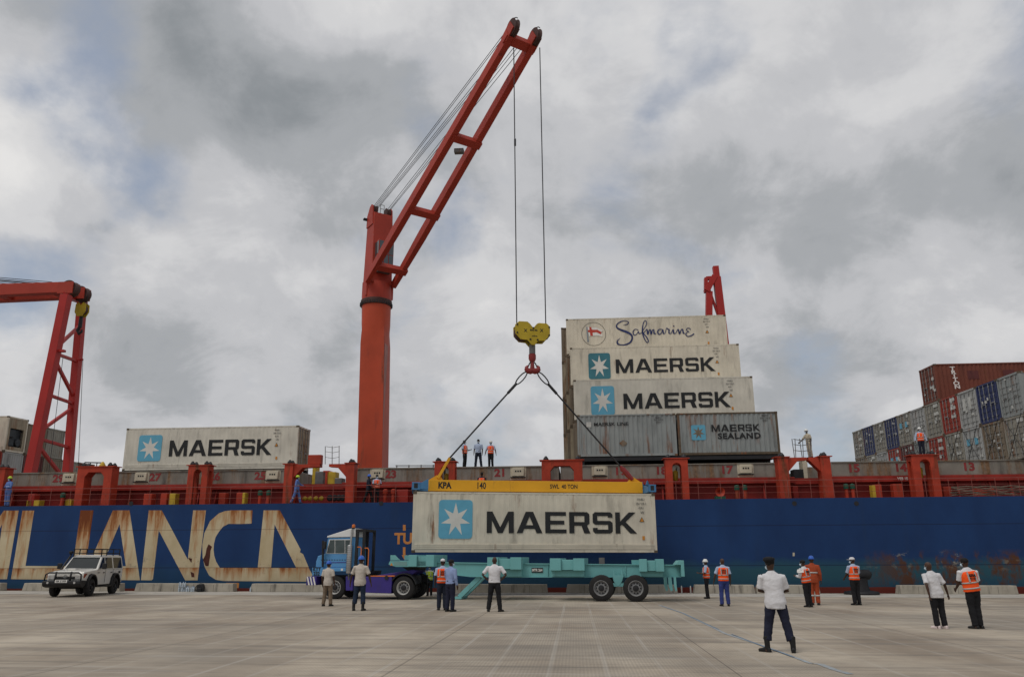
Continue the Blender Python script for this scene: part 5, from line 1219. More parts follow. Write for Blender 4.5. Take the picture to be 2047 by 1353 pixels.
for y in (0.41, 2.0):
    MB().prism(P2((1226, 1138), (1229, 1150), (1240, 1150), (1243, 1138), (1246, 1152), (1243, 1162), (1237, 1172), (1233, 1172), (1226, 1162), (1224, 1152)), y, y + 0.12).build('suspension_hanger', m_teal, trl, bevel=0.01)
    MB().beam((tp(1203, 1170)[0], y + 0.06, 0.66), (tp(1270, 1170)[0], y + 0.06, 0.66), 0.1, 0.14).build('walking_beam', m_teal, trl)
for px, pw in ((1331, 4), (1340, 4.5), (1350, 3)):
    MB().prism(P2((px - pw, 1153.5), (px + pw * 0.6, 1153.5), (px + pw * 1.3, 1180), (px + pw * 0.4, 1182), (px - pw * 0.6, 1172)), 0.25 + 0.02 * px % 0.3, 0.55 + 0.02 * px % 0.3).build('mud_flap', m_teal, trl)
q = tp(1203, 1118, 1.6); MB().box(q[0] - 0.12, q[0] + 0.12, 1.5, 1.75, tp(1203, 1128)[1], tp(1203, 1114)[1]).build('hose_bracket', m_steel, trl)

# ---- tractor
trk = thing('terminal_tractor', 'light blue terminal tractor with white roof and violet chassis', 'truck', TR.M)
cab = MB().prism(P2((633.4, 1110.7), (647.3, 1107), (653.5, 1074), (709.4, 1072.5), (709.4, 1134), (628.7, 1134), (629.5, 1122)), 0.12, 1.5); cabo = cab.build('cab', m_cabb, trk, bevel=0.03)
MB().prism(P2((652, 1073.8), (652.5, 1071), (699, 1056), (709.6, 1055.3), (709.6, 1072.4)), 0.08, 1.54).build('roof', m_cabw, cabo, bevel=0.02)
MB().prism(P2((650.3, 1106.0), (656.3, 1077.6), (701.5, 1077), (701.5, 1106)), 0.108, 0.13).build('window_frame', m_cabw, cabo)
for pa, pb, ta in ((651.8, 667.2, 658), (668.4, 687.2, 668.4), (688.4, 700.2, 688.4)):
    MB().prism(P2((pa, 1105), (ta if ta > pa else pa, 1078.8), (pb, 1078.6), (pb, 1105)), 0.098, 0.118).build('side_window', m_tglass, cabo)
fw = P2((646.2, 1106), (652.7, 1076)); MB().beam((fw[0][0], 0.8, fw[0][1]), (fw[1][0], 0.8, fw[1][1]), 1.2, 0.03, (1, 0, 0.2)).build('windscreen', m_tglass, cabo)
for k in range(12): q = tp(641 + 5.2 * k, 1118.5); MB().box(q[0] - 0.035, q[0] + 0.035, 0.112, 0.125, q[1] - 0.015, q[1] + 0.015).build('vent_slot', m_blk, cabo)
MB().prism(P2((641, 1123.5), (700, 1122.5), (700, 1124), (641, 1125)), 0.11, 0.13).build('panel_seam', m_purp, cabo)
q = tp(639, 1127); MB().lathe([(0.11, 0.05), (0.12, -0.02), (0.001, -0.03)], (q[0] - 0.13, 0.36, q[1]), 'x', 14).build('headlight', m_chrome, cabo, 'auto')
MB().lathe([(0.11, 0.05), (0.12, -0.02), (0.001, -0.03)], (q[0] - 0.13, 1.26, q[1]), 'x', 14).build('headlight', m_chrome, cabo, 'auto')
MB().prism(P2((623.3, 1134), (690.8, 1134), (690.8, 1141.5), (643.5, 1141.5), (643.5, 1150.5), (623.3, 1150.5)), 0.04, 1.6).build('front_apron', m_cabb, trk, bevel=0.015)
q = tp(632.5, 1142); text('KTT', 0.22, m_ink, trk, q[0], q[1] + 0.10, 0.030, bold=0.008, sx=0.9); text('232', 0.22, m_ink, trk, q[0], q[1] - 0.09, 0.030, bold=0.008, sx=0.9)
q = tp(683, 1138); MB().box(q[0] - 0.05, q[0] + 0.05, 0.03, 0.045, q[1] - 0.045, q[1] + 0.045).build('side_lamp', m_wht, trk)
a = tp(611.6, 1169); b = tp(632.6, 1152); bm_ = MB().box(a[0], b[0], 0.0, 2.3, a[1], b[1]).build('bumper', m_purp, trk, bevel=0.01)
wd = b[0] - a[0]; ht = b[1] - a[1]
for k in (0, 1, 2):
    x = a[0] + wd * (0.02 + 0.30 * k); MB().prism([(x, b[1] - 0.005), (x + wd * 0.14, b[1] - 0.005), (x + wd * 0.36, a[1] + 0.005), (x + wd * 0.22, a[1] + 0.005)], -0.006, 0.004).build('stripe', m_wht, bm_)
    y = 0.1 + 0.75 * k; MB().prism([(y, b[1] - 0.01), (y + 0.25, b[1] - 0.01), (y + 0.6, a[1] + 0.01), (y + 0.35, a[1] + 0.01)], a[0] - 0.006, a[0] + 0.004, 'x').build('stripe', m_wht, bm_)
fr = MB()
for y in (0.55, 1.7): fr.prism(P2((632, 1150), (834, 1150), (834, 1165), (632, 1168)), y, y + 0.14)
fr.build('chassis_frame', m_blk, trk)
MB().prism(P2((633, 1160), (640, 1156), (648, 1166), (646, 1176), (638, 1176)), 0.4, 0.9).build('steering_gear', m_blk, trk, bevel=0.03)
for pts, y0, y1, nm in ((((690, 1151.5), (704, 1151.5), (704, 1180), (690, 1180)), 0.06, 0.5, 'battery_box'), (((728, 1152), (783, 1152), (781, 1186), (728, 1184)), 0.06, 0.62, 'fuel_tank'), (((728, 1152), (783, 1152), (781, 1186), (728, 1184)), 1.85, 2.4, 'fuel_tank')):
    MB().prism(P2(*pts), y0, y1).build(nm, m_purp, trk, bevel=0.02)
MB().prism(P2((706, 1141), (730, 1141), (728, 1150), (706, 1150)), 0.2, 2.3).build('rear_deck', m_blk, trk)
MB().prism(P2((735, 1151.5), (818, 1138.5), (830, 1140), (818, 1148), (795, 1153)), 0.5, 2.0).build('lifting_ramp', m_purp, trk, bevel=0.02)
MB().prism(P2((740, 1150), (788, 1149.5), (788, 1152), (740, 1151.8)), 0.05, 0.2).build('orange_edge', m_orng, trk)
q = tp(772, 1154); MB().lathe([(0.09, 0.02), (0.09, 0.07)], (q[0], 0, q[1]), 'y', 12).build('filler_cap', m_blk, trk)
MB().prism(P2((795, 1133), (832, 1133), (828, 1140), (806, 1140)), 0.65, 1.85).build('fifth_wheel', m_blk, trk, bevel=0.02)
fw_x = tp(668, 1178, 0.1)[0]; rw_x = tp(806.5, 1178, 0.1)[0]; wr2 = 0.50
MB().lathe([(0.08, 0.3), (0.08, 2.1)], (fw_x, 0, wr2), 'y', 10).build('axle', m_blk, trk); MB().lathe([(0.1, 0.3), (0.1, 2.1)], (rw_x, 0, wr2), 'y', 10).build('axle', m_blk, trk)
wheel(trk, fw_x, 0.25, wr2, wr2, 0.3, m_rimw); wheel(trk, fw_x, 2.2, wr2, wr2, 0.3, m_rimw, 1)
wheel(trk, rw_x, 0.18, wr2, wr2, 0.28, m_rimw); wheel(trk, rw_x, 0.52, wr2, wr2, 0.28, m_rimw); wheel(trk, rw_x, 1.95, wr2, wr2, 0.28, m_rimw, 1); wheel(trk, rw_x, 2.28, wr2, wr2, 0.28, m_rimw, 1)
for y0, y1 in ((0.02, 0.68), (1.8, 2.46)):
    cx, cz = rw_x, wr2; pts = [(cx + 0.62 * math.cos(R(t)), cz + 0.62 * math.sin(R(t))) for t in range(15, 151, 15)]; pin = [(cx + 0.58 * math.cos(R(t)), cz + 0.58 * math.sin(R(t))) for t in range(150, 14, -15)]
    MB().prism(pts + pin, y0, y1).build('mudguard', m_blk, trk)
mu = tp(699.5, 1091); m2 = tp(699.5, 1143); ex = mu[0]
MB().lathe([(0.10, m2[1] - 0.05), (0.115, m2[1]), (0.115, mu[1]), (0.09, mu[1] + 0.05)], (ex, 0.0, 0), 'z', 18).build('muffler', m_chrome, trk, 'auto')
hol = MB()
for i in range(14):
    for k in range(7):
        t = R(180 + 25 * k + (12 if i % 2 else 0)); z = m2[1] + 0.06 + (mu[1] - m2[1] - 0.1) * i / 13; hol.box(ex + 0.117 * math.cos(t) - 0.012, ex + 0.117 * math.cos(t) + 0.012, 0.117 * math.sin(t) - 0.008, 0.117 * math.sin(t) + 0.008, z, z + 0.03)
hol.build('muffler_holes', m_steel, trk)
MB().tube([(ex + 0.03, 0.0, mu[1]), (ex + 0.06, 0.0, tp(701, 1058)[1])], 0.05, 10).build('exhaust_pipe', m_chrome, trk, 'auto'); MB().tube([(ex, 0.0, m2[1]), (ex, 0.1, m2[1] - 0.35)], 0.04, 8).build('exhaust_pipe', m_steel, trk)
q = tp(705, 1053); bq = MB().lathe([(0.09, q[1] - 0.08), (0.09, q[1] - 0.02)], (q[0], 0.12, 0), 'z', 12).build('beacon', m_blk, trk); MB().lathe([(0.075, q[1] - 0.02), (0.075, q[1] + 0.09), (0.04, q[1] + 0.12), (0.001, q[1] + 0.12)], (q[0], 0.12, 0), 'z', 12).build('beacon_lens', m_orng, bq, 'auto')
rb = MB(); x0 = tp(713, 1060)[0]; x1 = tp(727, 1060)[0]; zt = tp(720, 1057)[1]; zl0 = tp(720, 1145)[1]
for x, y in ((x0, 0.12), (x1, 0.12), (x0, 1.5), (x1, 1.5)): rb.box(x - 0.06, x + 0.06, y - 0.05, y + 0.05, zl0, zt)
for y in (0.12, 1.5): rb.box(x0 + 0.06, x1 - 0.06, y - 0.05, y + 0.05, zt - 0.1, zt)
for x in (x0, x1): rb.box(x - 0.05, x + 0.05, 0.17, 1.45, zt - 0.1, zt)
rb.build('rear_guard', m_blk, trk)
for pa, pt_ in ((714, 1093), (729, 1095)):
    a = tp(pa, pt_); b = tp(pa + 5.5, 1147); MB().tube([(a[0], 0.02, a[1]), (b[0] - 0.05, 0.02, a[1]), (b[0], 0.02, a[1] - 0.08), (b[0], 0.02, b[1])], 0.022, 6).build('handrail', m_orng, trk)
a = tp(644.5, 1080); b = tp(645.5, 1133); MB().tube([(b[0], -0.02, b[1]), (a[0] + 0.04, -0.02, a[1])], 0.055, 8).build('snorkel', m_blk, trk)
for y in (-0.05, 1.72): q = tp(650, 1088); mi = MB().box(q[0] - 0.04, q[0] + 0.06, y - 0.09, y + 0.09, q[1] - 0.2, q[1] + 0.14).build('mirror', m_blk, trk, bevel=0.02)
# driver's seat and wheel inside are hidden behind the glass

# ================================================================== the white off-roader
m_jw = mat('car white', (0.64, 0.62, 0.57), 0.3, 0.04, 1.0, dirt=0.1, coat=0.5)
m_jb = mat('car black plastic', (0.016, 0.016, 0.017), 0.5, 0.2, 3.0)
m_lamp = mat('lamp glass', (0.45, 0.44, 0.42), 0.12, 0.3, 18.0, spec=0.8)
m_amber = mat('amber lamp', (0.22, 0.04, 0.015), 0.2, 0.1, 2.0)
JX, JY, JA = -24.3, 38.6, R(279)
jeep = thing('off_road_car', 'white off-road station wagon with black bull bar and roof rack by the ship', 'car', T(JX, JY, 0, JA))
# local: x forward, y left, z up
hw = 0.82
body = MB()
low = [(-2.28, 0.55), (-1.86, 0.55), (-1.80, 0.80), (-1.60, 0.98), (-1.36, 1.04), (-1.10, 0.98), (-0.92, 0.80), (-0.86, 0.50), (0.86, 0.50), (0.92, 0.80), (1.10, 0.98), (1.36, 1.04), (1.62, 0.98), (1.80, 0.80), (1.86, 0.62), (2.18, 0.62), (2.24, 0.98), (2.20, 1.12), (0.86, 1.22), (-2.30, 1.22)]
body.prism(low, -hw, hw); bo = body.build('body', m_jw, jeep, bevel=0.035)
def ring(z, x0, x1, w): return [(x0, -w, z), (x1, -w, z), (x1, w, z), (x0, w, z)]
cbn = MB(); vs = ring(1.215, -2.30, 0.82, 0.84) + ring(1.86, -2.22, 0.18, 0.70) + ring(1.92, -2.10, 0.05, 0.62)
cbn.add(vs, [(0, 3, 2, 1), (8, 9, 10, 11)] + [(i + k, i + (k + 1) % 4, i + 4 + (k + 1) % 4, i + 4 + k) for i in (0, 4) for k in range(4)]); cbn.build('cabin', m_jw, jeep, bevel=0.04)
hood = MB(); hood.add([(0.82, -0.78, 1.20), (2.16, -0.70, 1.10), (2.16, 0.70, 1.10), (0.82, 0.78, 1.20), (0.84, -0.62, 1.28), (2.08, -0.58, 1.17), (2.08, 0.58, 1.17), (0.84, 0.62, 1.28)], [(0, 3, 2, 1), (4, 5, 6, 7), (0, 1, 5, 4), (1, 2, 6, 5), (2, 3, 7, 6), (3, 0, 4, 7)])
hood.build('bonnet', m_jw, jeep, bevel=0.03)
MB().box(1.1, 1.7, -0.18, 0.18, 1.2, 1.29).build('bonnet_scoop', m_jw, jeep, bevel=0.03)
# glass: windscreen and side windows, set just proud of the cabin
def on_slant(z): f = (z - 1.215) / 0.645; return 0.82 - 0.64 * f, 0.84 - 0.14 * f
xa, wa = on_slant(1.27); xb, wb = on_slant(1.80)
ws = MB().add([(xa + 0.015, -wa + 0.09, 1.27), (xa + 0.015, wa - 0.09, 1.27), (xb + 0.015, wb - 0.07, 1.80), (xb + 0.015, -wb + 0.07, 1.80)], [(0, 1, 2, 3)]); ws.build('windscreen', mat('windscreen glass', (0.02, 0.024, 0.025), 0.08, 0.2, 1.5, spec=0.5), jeep)
MB().box(xb + 0.0, xb + 0.03, 0.42, 0.5, 1.62, 1.7).build('windscreen_sticker', m_wht, jeep)
for s in (-1, 1):
    for x0, x1, x0t, x1t in ((-0.05, 0.66, -0.05, 0.14), (-0.95, -0.14, -0.93, -0.14), (-2.12, -1.08, -2.08, -1.08)):
        za, zb3 = 1.27, 1.79; ya = (on_slant(za)[1] + 0.006) * s; yb = (on_slant(zb3)[1] + 0.006) * s
        MB().add([(x0, ya, za), (x1, ya, za), (x1t, yb, zb3), (x0t, yb, zb3)], [(0, 1, 2, 3)]).build('side_window', m_dglass, jeep)
    for x in (-0.095, -1.0): MB().box(x - 0.008, x + 0.008, s * 0.852 - 0.004, s * 0.852 + 0.004, 0.6, 1.22).build('door_seam', m_jb, jeep)
    for x in (0.02, -0.85): MB().box(x, x + 0.14, s * 0.86 - 0.015, s * 0.86 + 0.015, 1.05, 1.09).build('door_handle', m_jb, jeep)
    MB().box(-1.9, -1.72, s * 0.855 - 0.006, s * 0.855 + 0.006, 1.02, 1.12).build('fuel_flap', m_jb, jeep)
    MB().box(0.55, 0.80, s * 0.855 - 0.006, s * 0.855 + 0.006, 1.06, 1.09).build('side_badge', m_jb, jeep)
    arm = MB().tube([(0.66, s * 0.82, 1.28), (0.66, s * 1.02, 1.33)], 0.02, 6).build('mirror_arm', m_jb, jeep)
    MB().box(0.58, 0.68, s * 1.06 - 0.11, s * 1.06 + 0.11, 1.25, 1.52).build('mirror', m_jb, jeep, bevel=0.03)
    for x in (1.36, -1.36):
        pts = [(x + 0.56 * math.cos(R(t)), 0.42 + 0.60 * math.sin(R(t))) for t in range(0, 181, 18)]; pin = [(x + 0.49 * math.cos(R(t)), 0.42 + 0.535 * math.sin(R(t))) for t in range(180, -1, -18)]
        MB().prism(pts + pin, *sorted((s * 0.72, s * 0.93))).build('wheel_arch', m_jb, jeep)
        wo = wheel(jeep, x, s * 0.78, 0.40, 0.40, 0.27, m_jb, s, holes=6)
    MB().box(-0.82, 0.82, *sorted((s * 0.78, s * 0.92)), 0.40, 0.46).build('side_step', m_jb, jeep)
    MB().box(2.20, 2.235, *sorted((s * 0.46, s * 0.76)), 0.80, 1.02).build('headlight', m_lamp, jeep, bevel=0.02)
    MB().prism([(2.2, 0.86), (2.2, 1.04), (1.92, 1.06)], *sorted((s * 0.77, s * 0.864))).build('indicator', m_amber, jeep)
    MB().box(-1.92, -1.86, *sorted((s * 0.6, s * 0.9)), 0.25, 0.6).build('mud_flap', m_jb, jeep)
MB().box(2.19, 2.23, -0.44, 0.44, 0.80, 1.03).build('grille', m_jb, jeep)
em = MB().tube([(2.245, 0.10 * math.cos(R(t)), 0.93 + 0.065 * math.sin(R(t))) for t in range(0, 361, 30)], 0.008, 5); em.tube([(2.245, 0.055 * math.cos(R(t)), 0.955 + 0.035 * math.sin(R(t))) for t in range(0, 361, 30)], 0.007, 5); em.tube([(2.245, 0.028 * math.cos(R(t)), 0.93 + 0.062 * math.sin(R(t))) for t in range(0, 361, 30)], 0.007, 5); em.build('emblem', m_chrome, jeep)
bb = MB(); bb.prism([(2.2, 0.42), (2.5, 0.48), (2.58, 0.60), (2.58, 0.74), (2.22, 0.76), (1.9, 0.74), (1.86, 0.62)], -0.86, 0.86); bb.build('bumper', m_jb, jeep, bevel=0.04)
hoop = MB()
hoop.tube([(2.46, -0.82, 0.74), (2.44, -0.80, 1.02), (2.42, -0.66, 1.10), (2.42, 0.66, 1.10), (2.44, 0.80, 1.02), (2.46, 0.82, 0.74)], 0.035, 8)
for y in (-0.34, 0.34): hoop.tube([(2.48, y, 0.74), (2.43, y, 1.15)], 0.045, 8)
hoop.build('bull_bar', m_jb, jeep, True)
for y in (-0.6, 0.6): MB().lathe([(0.05, 2.56), (0.05, 2.595), (0.001, 2.595)], (0, y, 0.66), 'x', 10).build('fog_lamp', m_lamp, jeep)
pm = MB().box(2.585, 2.6, -0.27, 0.27, 0.66, 0.79).build('number_plate', m_wht, jeep)
text('GK Z 553', 0.11, m_ink, jeep, 0, 0, M=Matrix.Translation((2.603, 0, 0.725)) @ Matrix(((0, 0, 1, 0), (1, 0, 0, 0), (0, 1, 0, 0), (0, 0, 0, 1))), bold=0.003)
MB().tube([(0.95, -0.86, 1.05), (0.80, -0.89, 1.25), (0.25, -0.80, 1.85), (0.22, -0.80, 2.0)], 0.045, 8).build('snorkel', m_jb, jeep, True); MB().box(0.14, 0.32, -0.88, -0.72, 1.98, 2.1).build('snorkel_head', m_jb, jeep, bevel=0.03)
rk = MB()
for x in (-2.0, -1.2, -0.4, 0.2):
    for s in (-1, 1): rk.box(x - 0.025, x + 0.025, s * 0.66 - 0.02, s * 0.66 + 0.02, 1.84, 2.2)
    rk.box(x - 0.02, x + 0.02, -0.66, 0.66, 1.98, 2.01)
for z in (2.0, 2.2):
    for s in (-1, 1): rk.box(-2.05, 0.3, s * 0.66 - 0.015, s * 0.66 + 0.015, z - 0.02, z + 0.015)
    for x in (-2.05, 0.3): rk.box(x - 0.015, x + 0.015, -0.66, 0.66, z - 0.02, z + 0.015)
rk.build('roof_rack', m_jb, jeep)
MB().box(-2.0, 1.9, -0.35, 0.35, 0.36, 0.55).build('underbody', m_jb, jeep); MB().box(1.31, 1.41, -0.7, 0.7, 0.35, 0.45).build('axle', m_jb, jeep); MB().box(-1.41, -1.31, -0.7, 0.7, 0.35, 0.45).build('axle', m_jb, jeep)

# ================================================================== small things on the quay
m_rub = mat('bollard black', (0.014, 0.014, 0.016), 0.6, 0.3, 3.0)
q = gnd(1722, 1184); q.y = min(q.y, 42.6)
bol = thing('mooring_bollard', 'black iron mooring bollard on a wide round base near the kerb gap', 'bollard', T(onY(1722, 1180, 42.2).x, 42.2, 0.009))
MB().lathe([(0.82, 0.0), (0.85, 0.06), (0.80, 0.14), (0.42, 0.2)], (0, 0, 0), 'z', 28).build('base_flange', m_rub, bol, 'auto')
MB().lathe([(0.42, 0.16), (0.34, 0.5), (0.36, 0.78)], (0, 0, 0), 'z', 24).build('shaft', m_rub, bol, 'auto')
MB().tube([(-0.55, 0, 0.92), (-0.45, 0, 0.95), (0, 0, 0.93), (0.45, 0, 0.95), (0.55, 0, 0.92)], [0.14, 0.24, 0.27, 0.24, 0.14], 14).build('tee_head', m_rub, bol, True)
m_lad = mat('ladder white', (0.55, 0.53, 0.5), 0.6, 0.1, 3.0)
lx0, lx1 = onY(1362, 1180, 43.2).x, onY(1380, 1180, 43.2).x
ld = thing('quay_ladder', 'pair of low white ladder handrails in the kerb gap behind the trailer', 'ladder', T((lx0 + lx1) / 2, 43.2, 0))
for x in (lx0, lx1): x -= (lx0 + lx1) / 2; MB().tube([(x, 0, -0.6), (x, 0, 0.3), (x, -0.06, 0.36), (x, -0.18, 0.36), (x, -0.22, 0.30), (x, -0.22, 0.0)], 0.02, 6).build('handrail', m_lad, ld)
for z in (-0.2, -0.5): MB().tube([((lx0 - lx1) / 2, 0, z), ((lx1 - lx0) / 2, 0, z)], 0.015, 6).build('rung', m_lad, ld)
m_bot = mat('bottle plastic', (0.46, 0.52, 0.57), 0.12, 0.2, 9.0, spec=0.8); m_capb = mat('bottle cap', (0.25, 0.4, 0.6), 0.4, 0.1, 4)
bm = MB().lathe([(0.035, 0), (0.038, 0.03), (0.036, 0.17), (0.015, 0.23), (0.015, 0.25)], (0, 0, 0), 'z', 10).mesh('bottle'); cm = MB().lathe([(0.017, 0.25), (0.017, 0.275)], (0, 0, 0), 'z', 8).mesh('cap'); bm.materials.append(m_bot); cm.materials.append(m_capb)
BR = random.Random(3)
for pi, (pa, pb, lay, lab) in enumerate(((355, 369, 2, 'clear water bottle in the taller heap against the kerb'), (371, 388, 1, 'clear water bottle in the low heap against the kerb beside the backpack'))):
    xa, xb = onY(pa, 1180, 42.7).x, onY(pb, 1180, 42.7).x; k = 0
    for la in range(lay):
        for j in range(2):
            x = xa + 0.04
            while x < xb:
                o = thing('water_bottle', lab, 'bottle', Matrix.Translation((x + BR.uniform(-.012, .012), 42.82 - 0.09 * j + BR.uniform(-.02, .01), 0.01 + 0.235 * la)) @ Matrix.Rotation(BR.uniform(-.25, .25) * la, 4, 'Y') @ Matrix.Rotation(BR.uniform(-.2, .2) * la, 4, 'X'), 'water bottles piled on the kerb side %d' % pi)
                for nm, me in (('bottle_body', bm), ('cap', cm)): c = bpy.data.objects.new(nm, me); COL.objects.link(c); c.parent = o
                x += 0.085 + BR.choice((0, 0, 0.03, 0.1))
bp = thing('backpack', 'black backpack leaning on the kerb beside the water bottles', 'bag', T(onY(400, 1180, 42.65).x, 42.68, 0.009))
MB().prism([(-0.2, 0), (0.2, 0), (0.21, 0.25), (0.14, 0.42), (-0.1, 0.42), (-0.2, 0.27)], -0.12, 0.12).build('main_bag', m_jb, bp, bevel=0.05); MB().prism([(-0.14, 0.03), (0.14, 0.03), (0.12, 0.2), (-0.12, 0.2)], -0.19, -0.11).build('front_pocket', m_jb, bp, bevel=0.03)
MB().tube([(-0.25, 0.0, 0.03), (-0.3, -0.03, 0.2), (-0.15, -0.05, 0.38)], 0.02, 6).build('strap', m_jb, bp); MB().tube([(-0.05, 0, 0.41), (0, 0, 0.47), (0.05, 0, 0.41)], 0.012, 6).build('carry_loop', m_steel, bp)
q = gnd(512, 1181.5); o = thing('water_bottle', 'single clear water bottle standing alone against the kerb behind the tractor', 'bottle', T(q.x, 42.84, 0.009))
for nm, me in (('bottle_body', bm), ('cap', cm)): c = bpy.data.objects.new(nm, me); COL.objects.link(c); c.parent = o
# ================================================================== people
m_skin = mat('skin', (0.060, 0.030, 0.019), 0.5, 0.12, 6.0); m_hair = mat('hair', (0.008, 0.007, 0.007), 0.8, 0.2, 20.0)
def cloth(name, c, r=0.85): return mat('cloth ' + name, c, r, 0.10, 5.0, bump=0.25, bscale=60)
C_WHITE = cloth('white', (0.62, 0.61, 0.62)); C_LBLUE = cloth('light blue', (0.24, 0.31, 0.50)); C_PALE = cloth('pale blue', (0.36, 0.43, 0.56)); C_BEIGE = cloth('beige', (0.47, 0.42, 0.36)); C_BLACK = cloth('black', (0.010, 0.010, 0.012)); C_NAVY = cloth('navy', (0.012, 0.014, 0.032))
C_KHAKI = cloth('khaki', (0.17, 0.125, 0.085)); C_JEAN = cloth('jeans', (0.012, 0.022, 0.045)); C_BLUE = cloth('blue trousers', (0.03, 0.045, 0.17)); C_OVER = cloth('blue overall', (0.10, 0.17, 0.40)); C_ORNG = cloth('orange overall', (0.32, 0.055, 0.018)); C_CREAM = cloth('cream', (0.42, 0.37, 0.28)); C_DARK = cloth('dark navy', (0.012, 0.016, 0.03))
V_ORG = mat('vest orange', (0.95, 0.10, 0.012), 0.8, 0.08, 5.0); V_YEL = mat('vest yellow', (0.50, 0.66, 0.04), 0.7, 0.08, 5.0); V_GREY = mat('harness grey', (0.34, 0.32, 0.29), 0.8, 0.1, 5.0)
m_refl = mat('reflective tape', (0.42, 0.42, 0.40), 0.4, 0.1, 5.0); m_helb = mat('helmet blue', (0.035, 0.12, 0.48), 0.35, 0.05, 3.0); m_helw = mat('helmet white', (0.68, 0.68, 0.66), 0.35, 0.05, 3.0); m_hely = mat('helmet lime', (0.46, 0.60, 0.05), 0.35, 0.05, 3.0)
m_shoe = mat('shoe black', (0.010, 0.010, 0.010), 0.5, 0.3, 5.0); m_shoew = mat('shoe white', (0.62, 0.52, 0.50), 0.6, 0.1, 5.0); m_mask = mat('face mask', (0.50, 0.62, 0.70), 0.8, 0.05, 5.0); m_eye = mat('eye white', (0.5, 0.48, 0.45), 0.3, 0.05, 5.0)
def remesh(mb, vox, sm=3, disp=0.0, seed=0):
    me = mb.mesh('tmp'); o = bpy.data.objects.new('tmp', me); COL.objects.link(o)
    r = o.modifiers.new('r', 'REMESH'); r.mode = 'VOXEL'; r.voxel_size = vox; r.use_smooth_shade = True
    s = o.modifiers.new('s', 'SMOOTH'); s.iterations = sm; s.factor = 0.5
    dg = bpy.context.evaluated_depsgraph_get(); dg.update()
    m2 = bpy.data.meshes.new_from_object(o.evaluated_get(dg)); bpy.data.objects.remove(o); bpy.data.meshes.remove(me)
    if disp:
        nrm = [v.normal.copy() for v in m2.vertices]
        for v, n in zip(m2.vertices, nrm):
            c = v.co; f = mnoise.noise(Vector((c.x * 7 + seed, c.y * 7, c.z * 13 + c.x * 4))) * 0.65 + mnoise.noise(Vector((c.x * 19 + seed, c.y * 19, c.z * 30 - c.x * 9))) * 0.35
            v.co = c + n * (disp * f)
    for p in m2.polygons: p.use_smooth = True
    return m2
ARM = {'down': ((.255, -.03, 1.12), (.265, .05, .87)), 'hips': ((.40, -.06, 1.17), (.215, .02, 1.00)), 'fold': ((.265, .06, 1.13), (.06, .25, 1.12)), 'out': ((.43, .05, 1.37), (.66, .10, 1.36)), 'hold': ((.26, .05, 1.12), (.16, .30, 1.15)),
       'swing': ((.265, -.14, 1.13), (.275, -.16, .88)), 'fwd': ((.25, .08, 1.13), (.25, .26, .98)), 'reach': ((.28, .15, 1.20), (.30, .38, 1.12)), 'behind': ((.27, -.10, 1.13), (.06, -.19, .98)), 'apart': ((.31, 0.0, 1.13), (.36, .06, .89)), 'side': ((.36, .1, 1.16), (.58, .22, 1.0))}
npers = 0
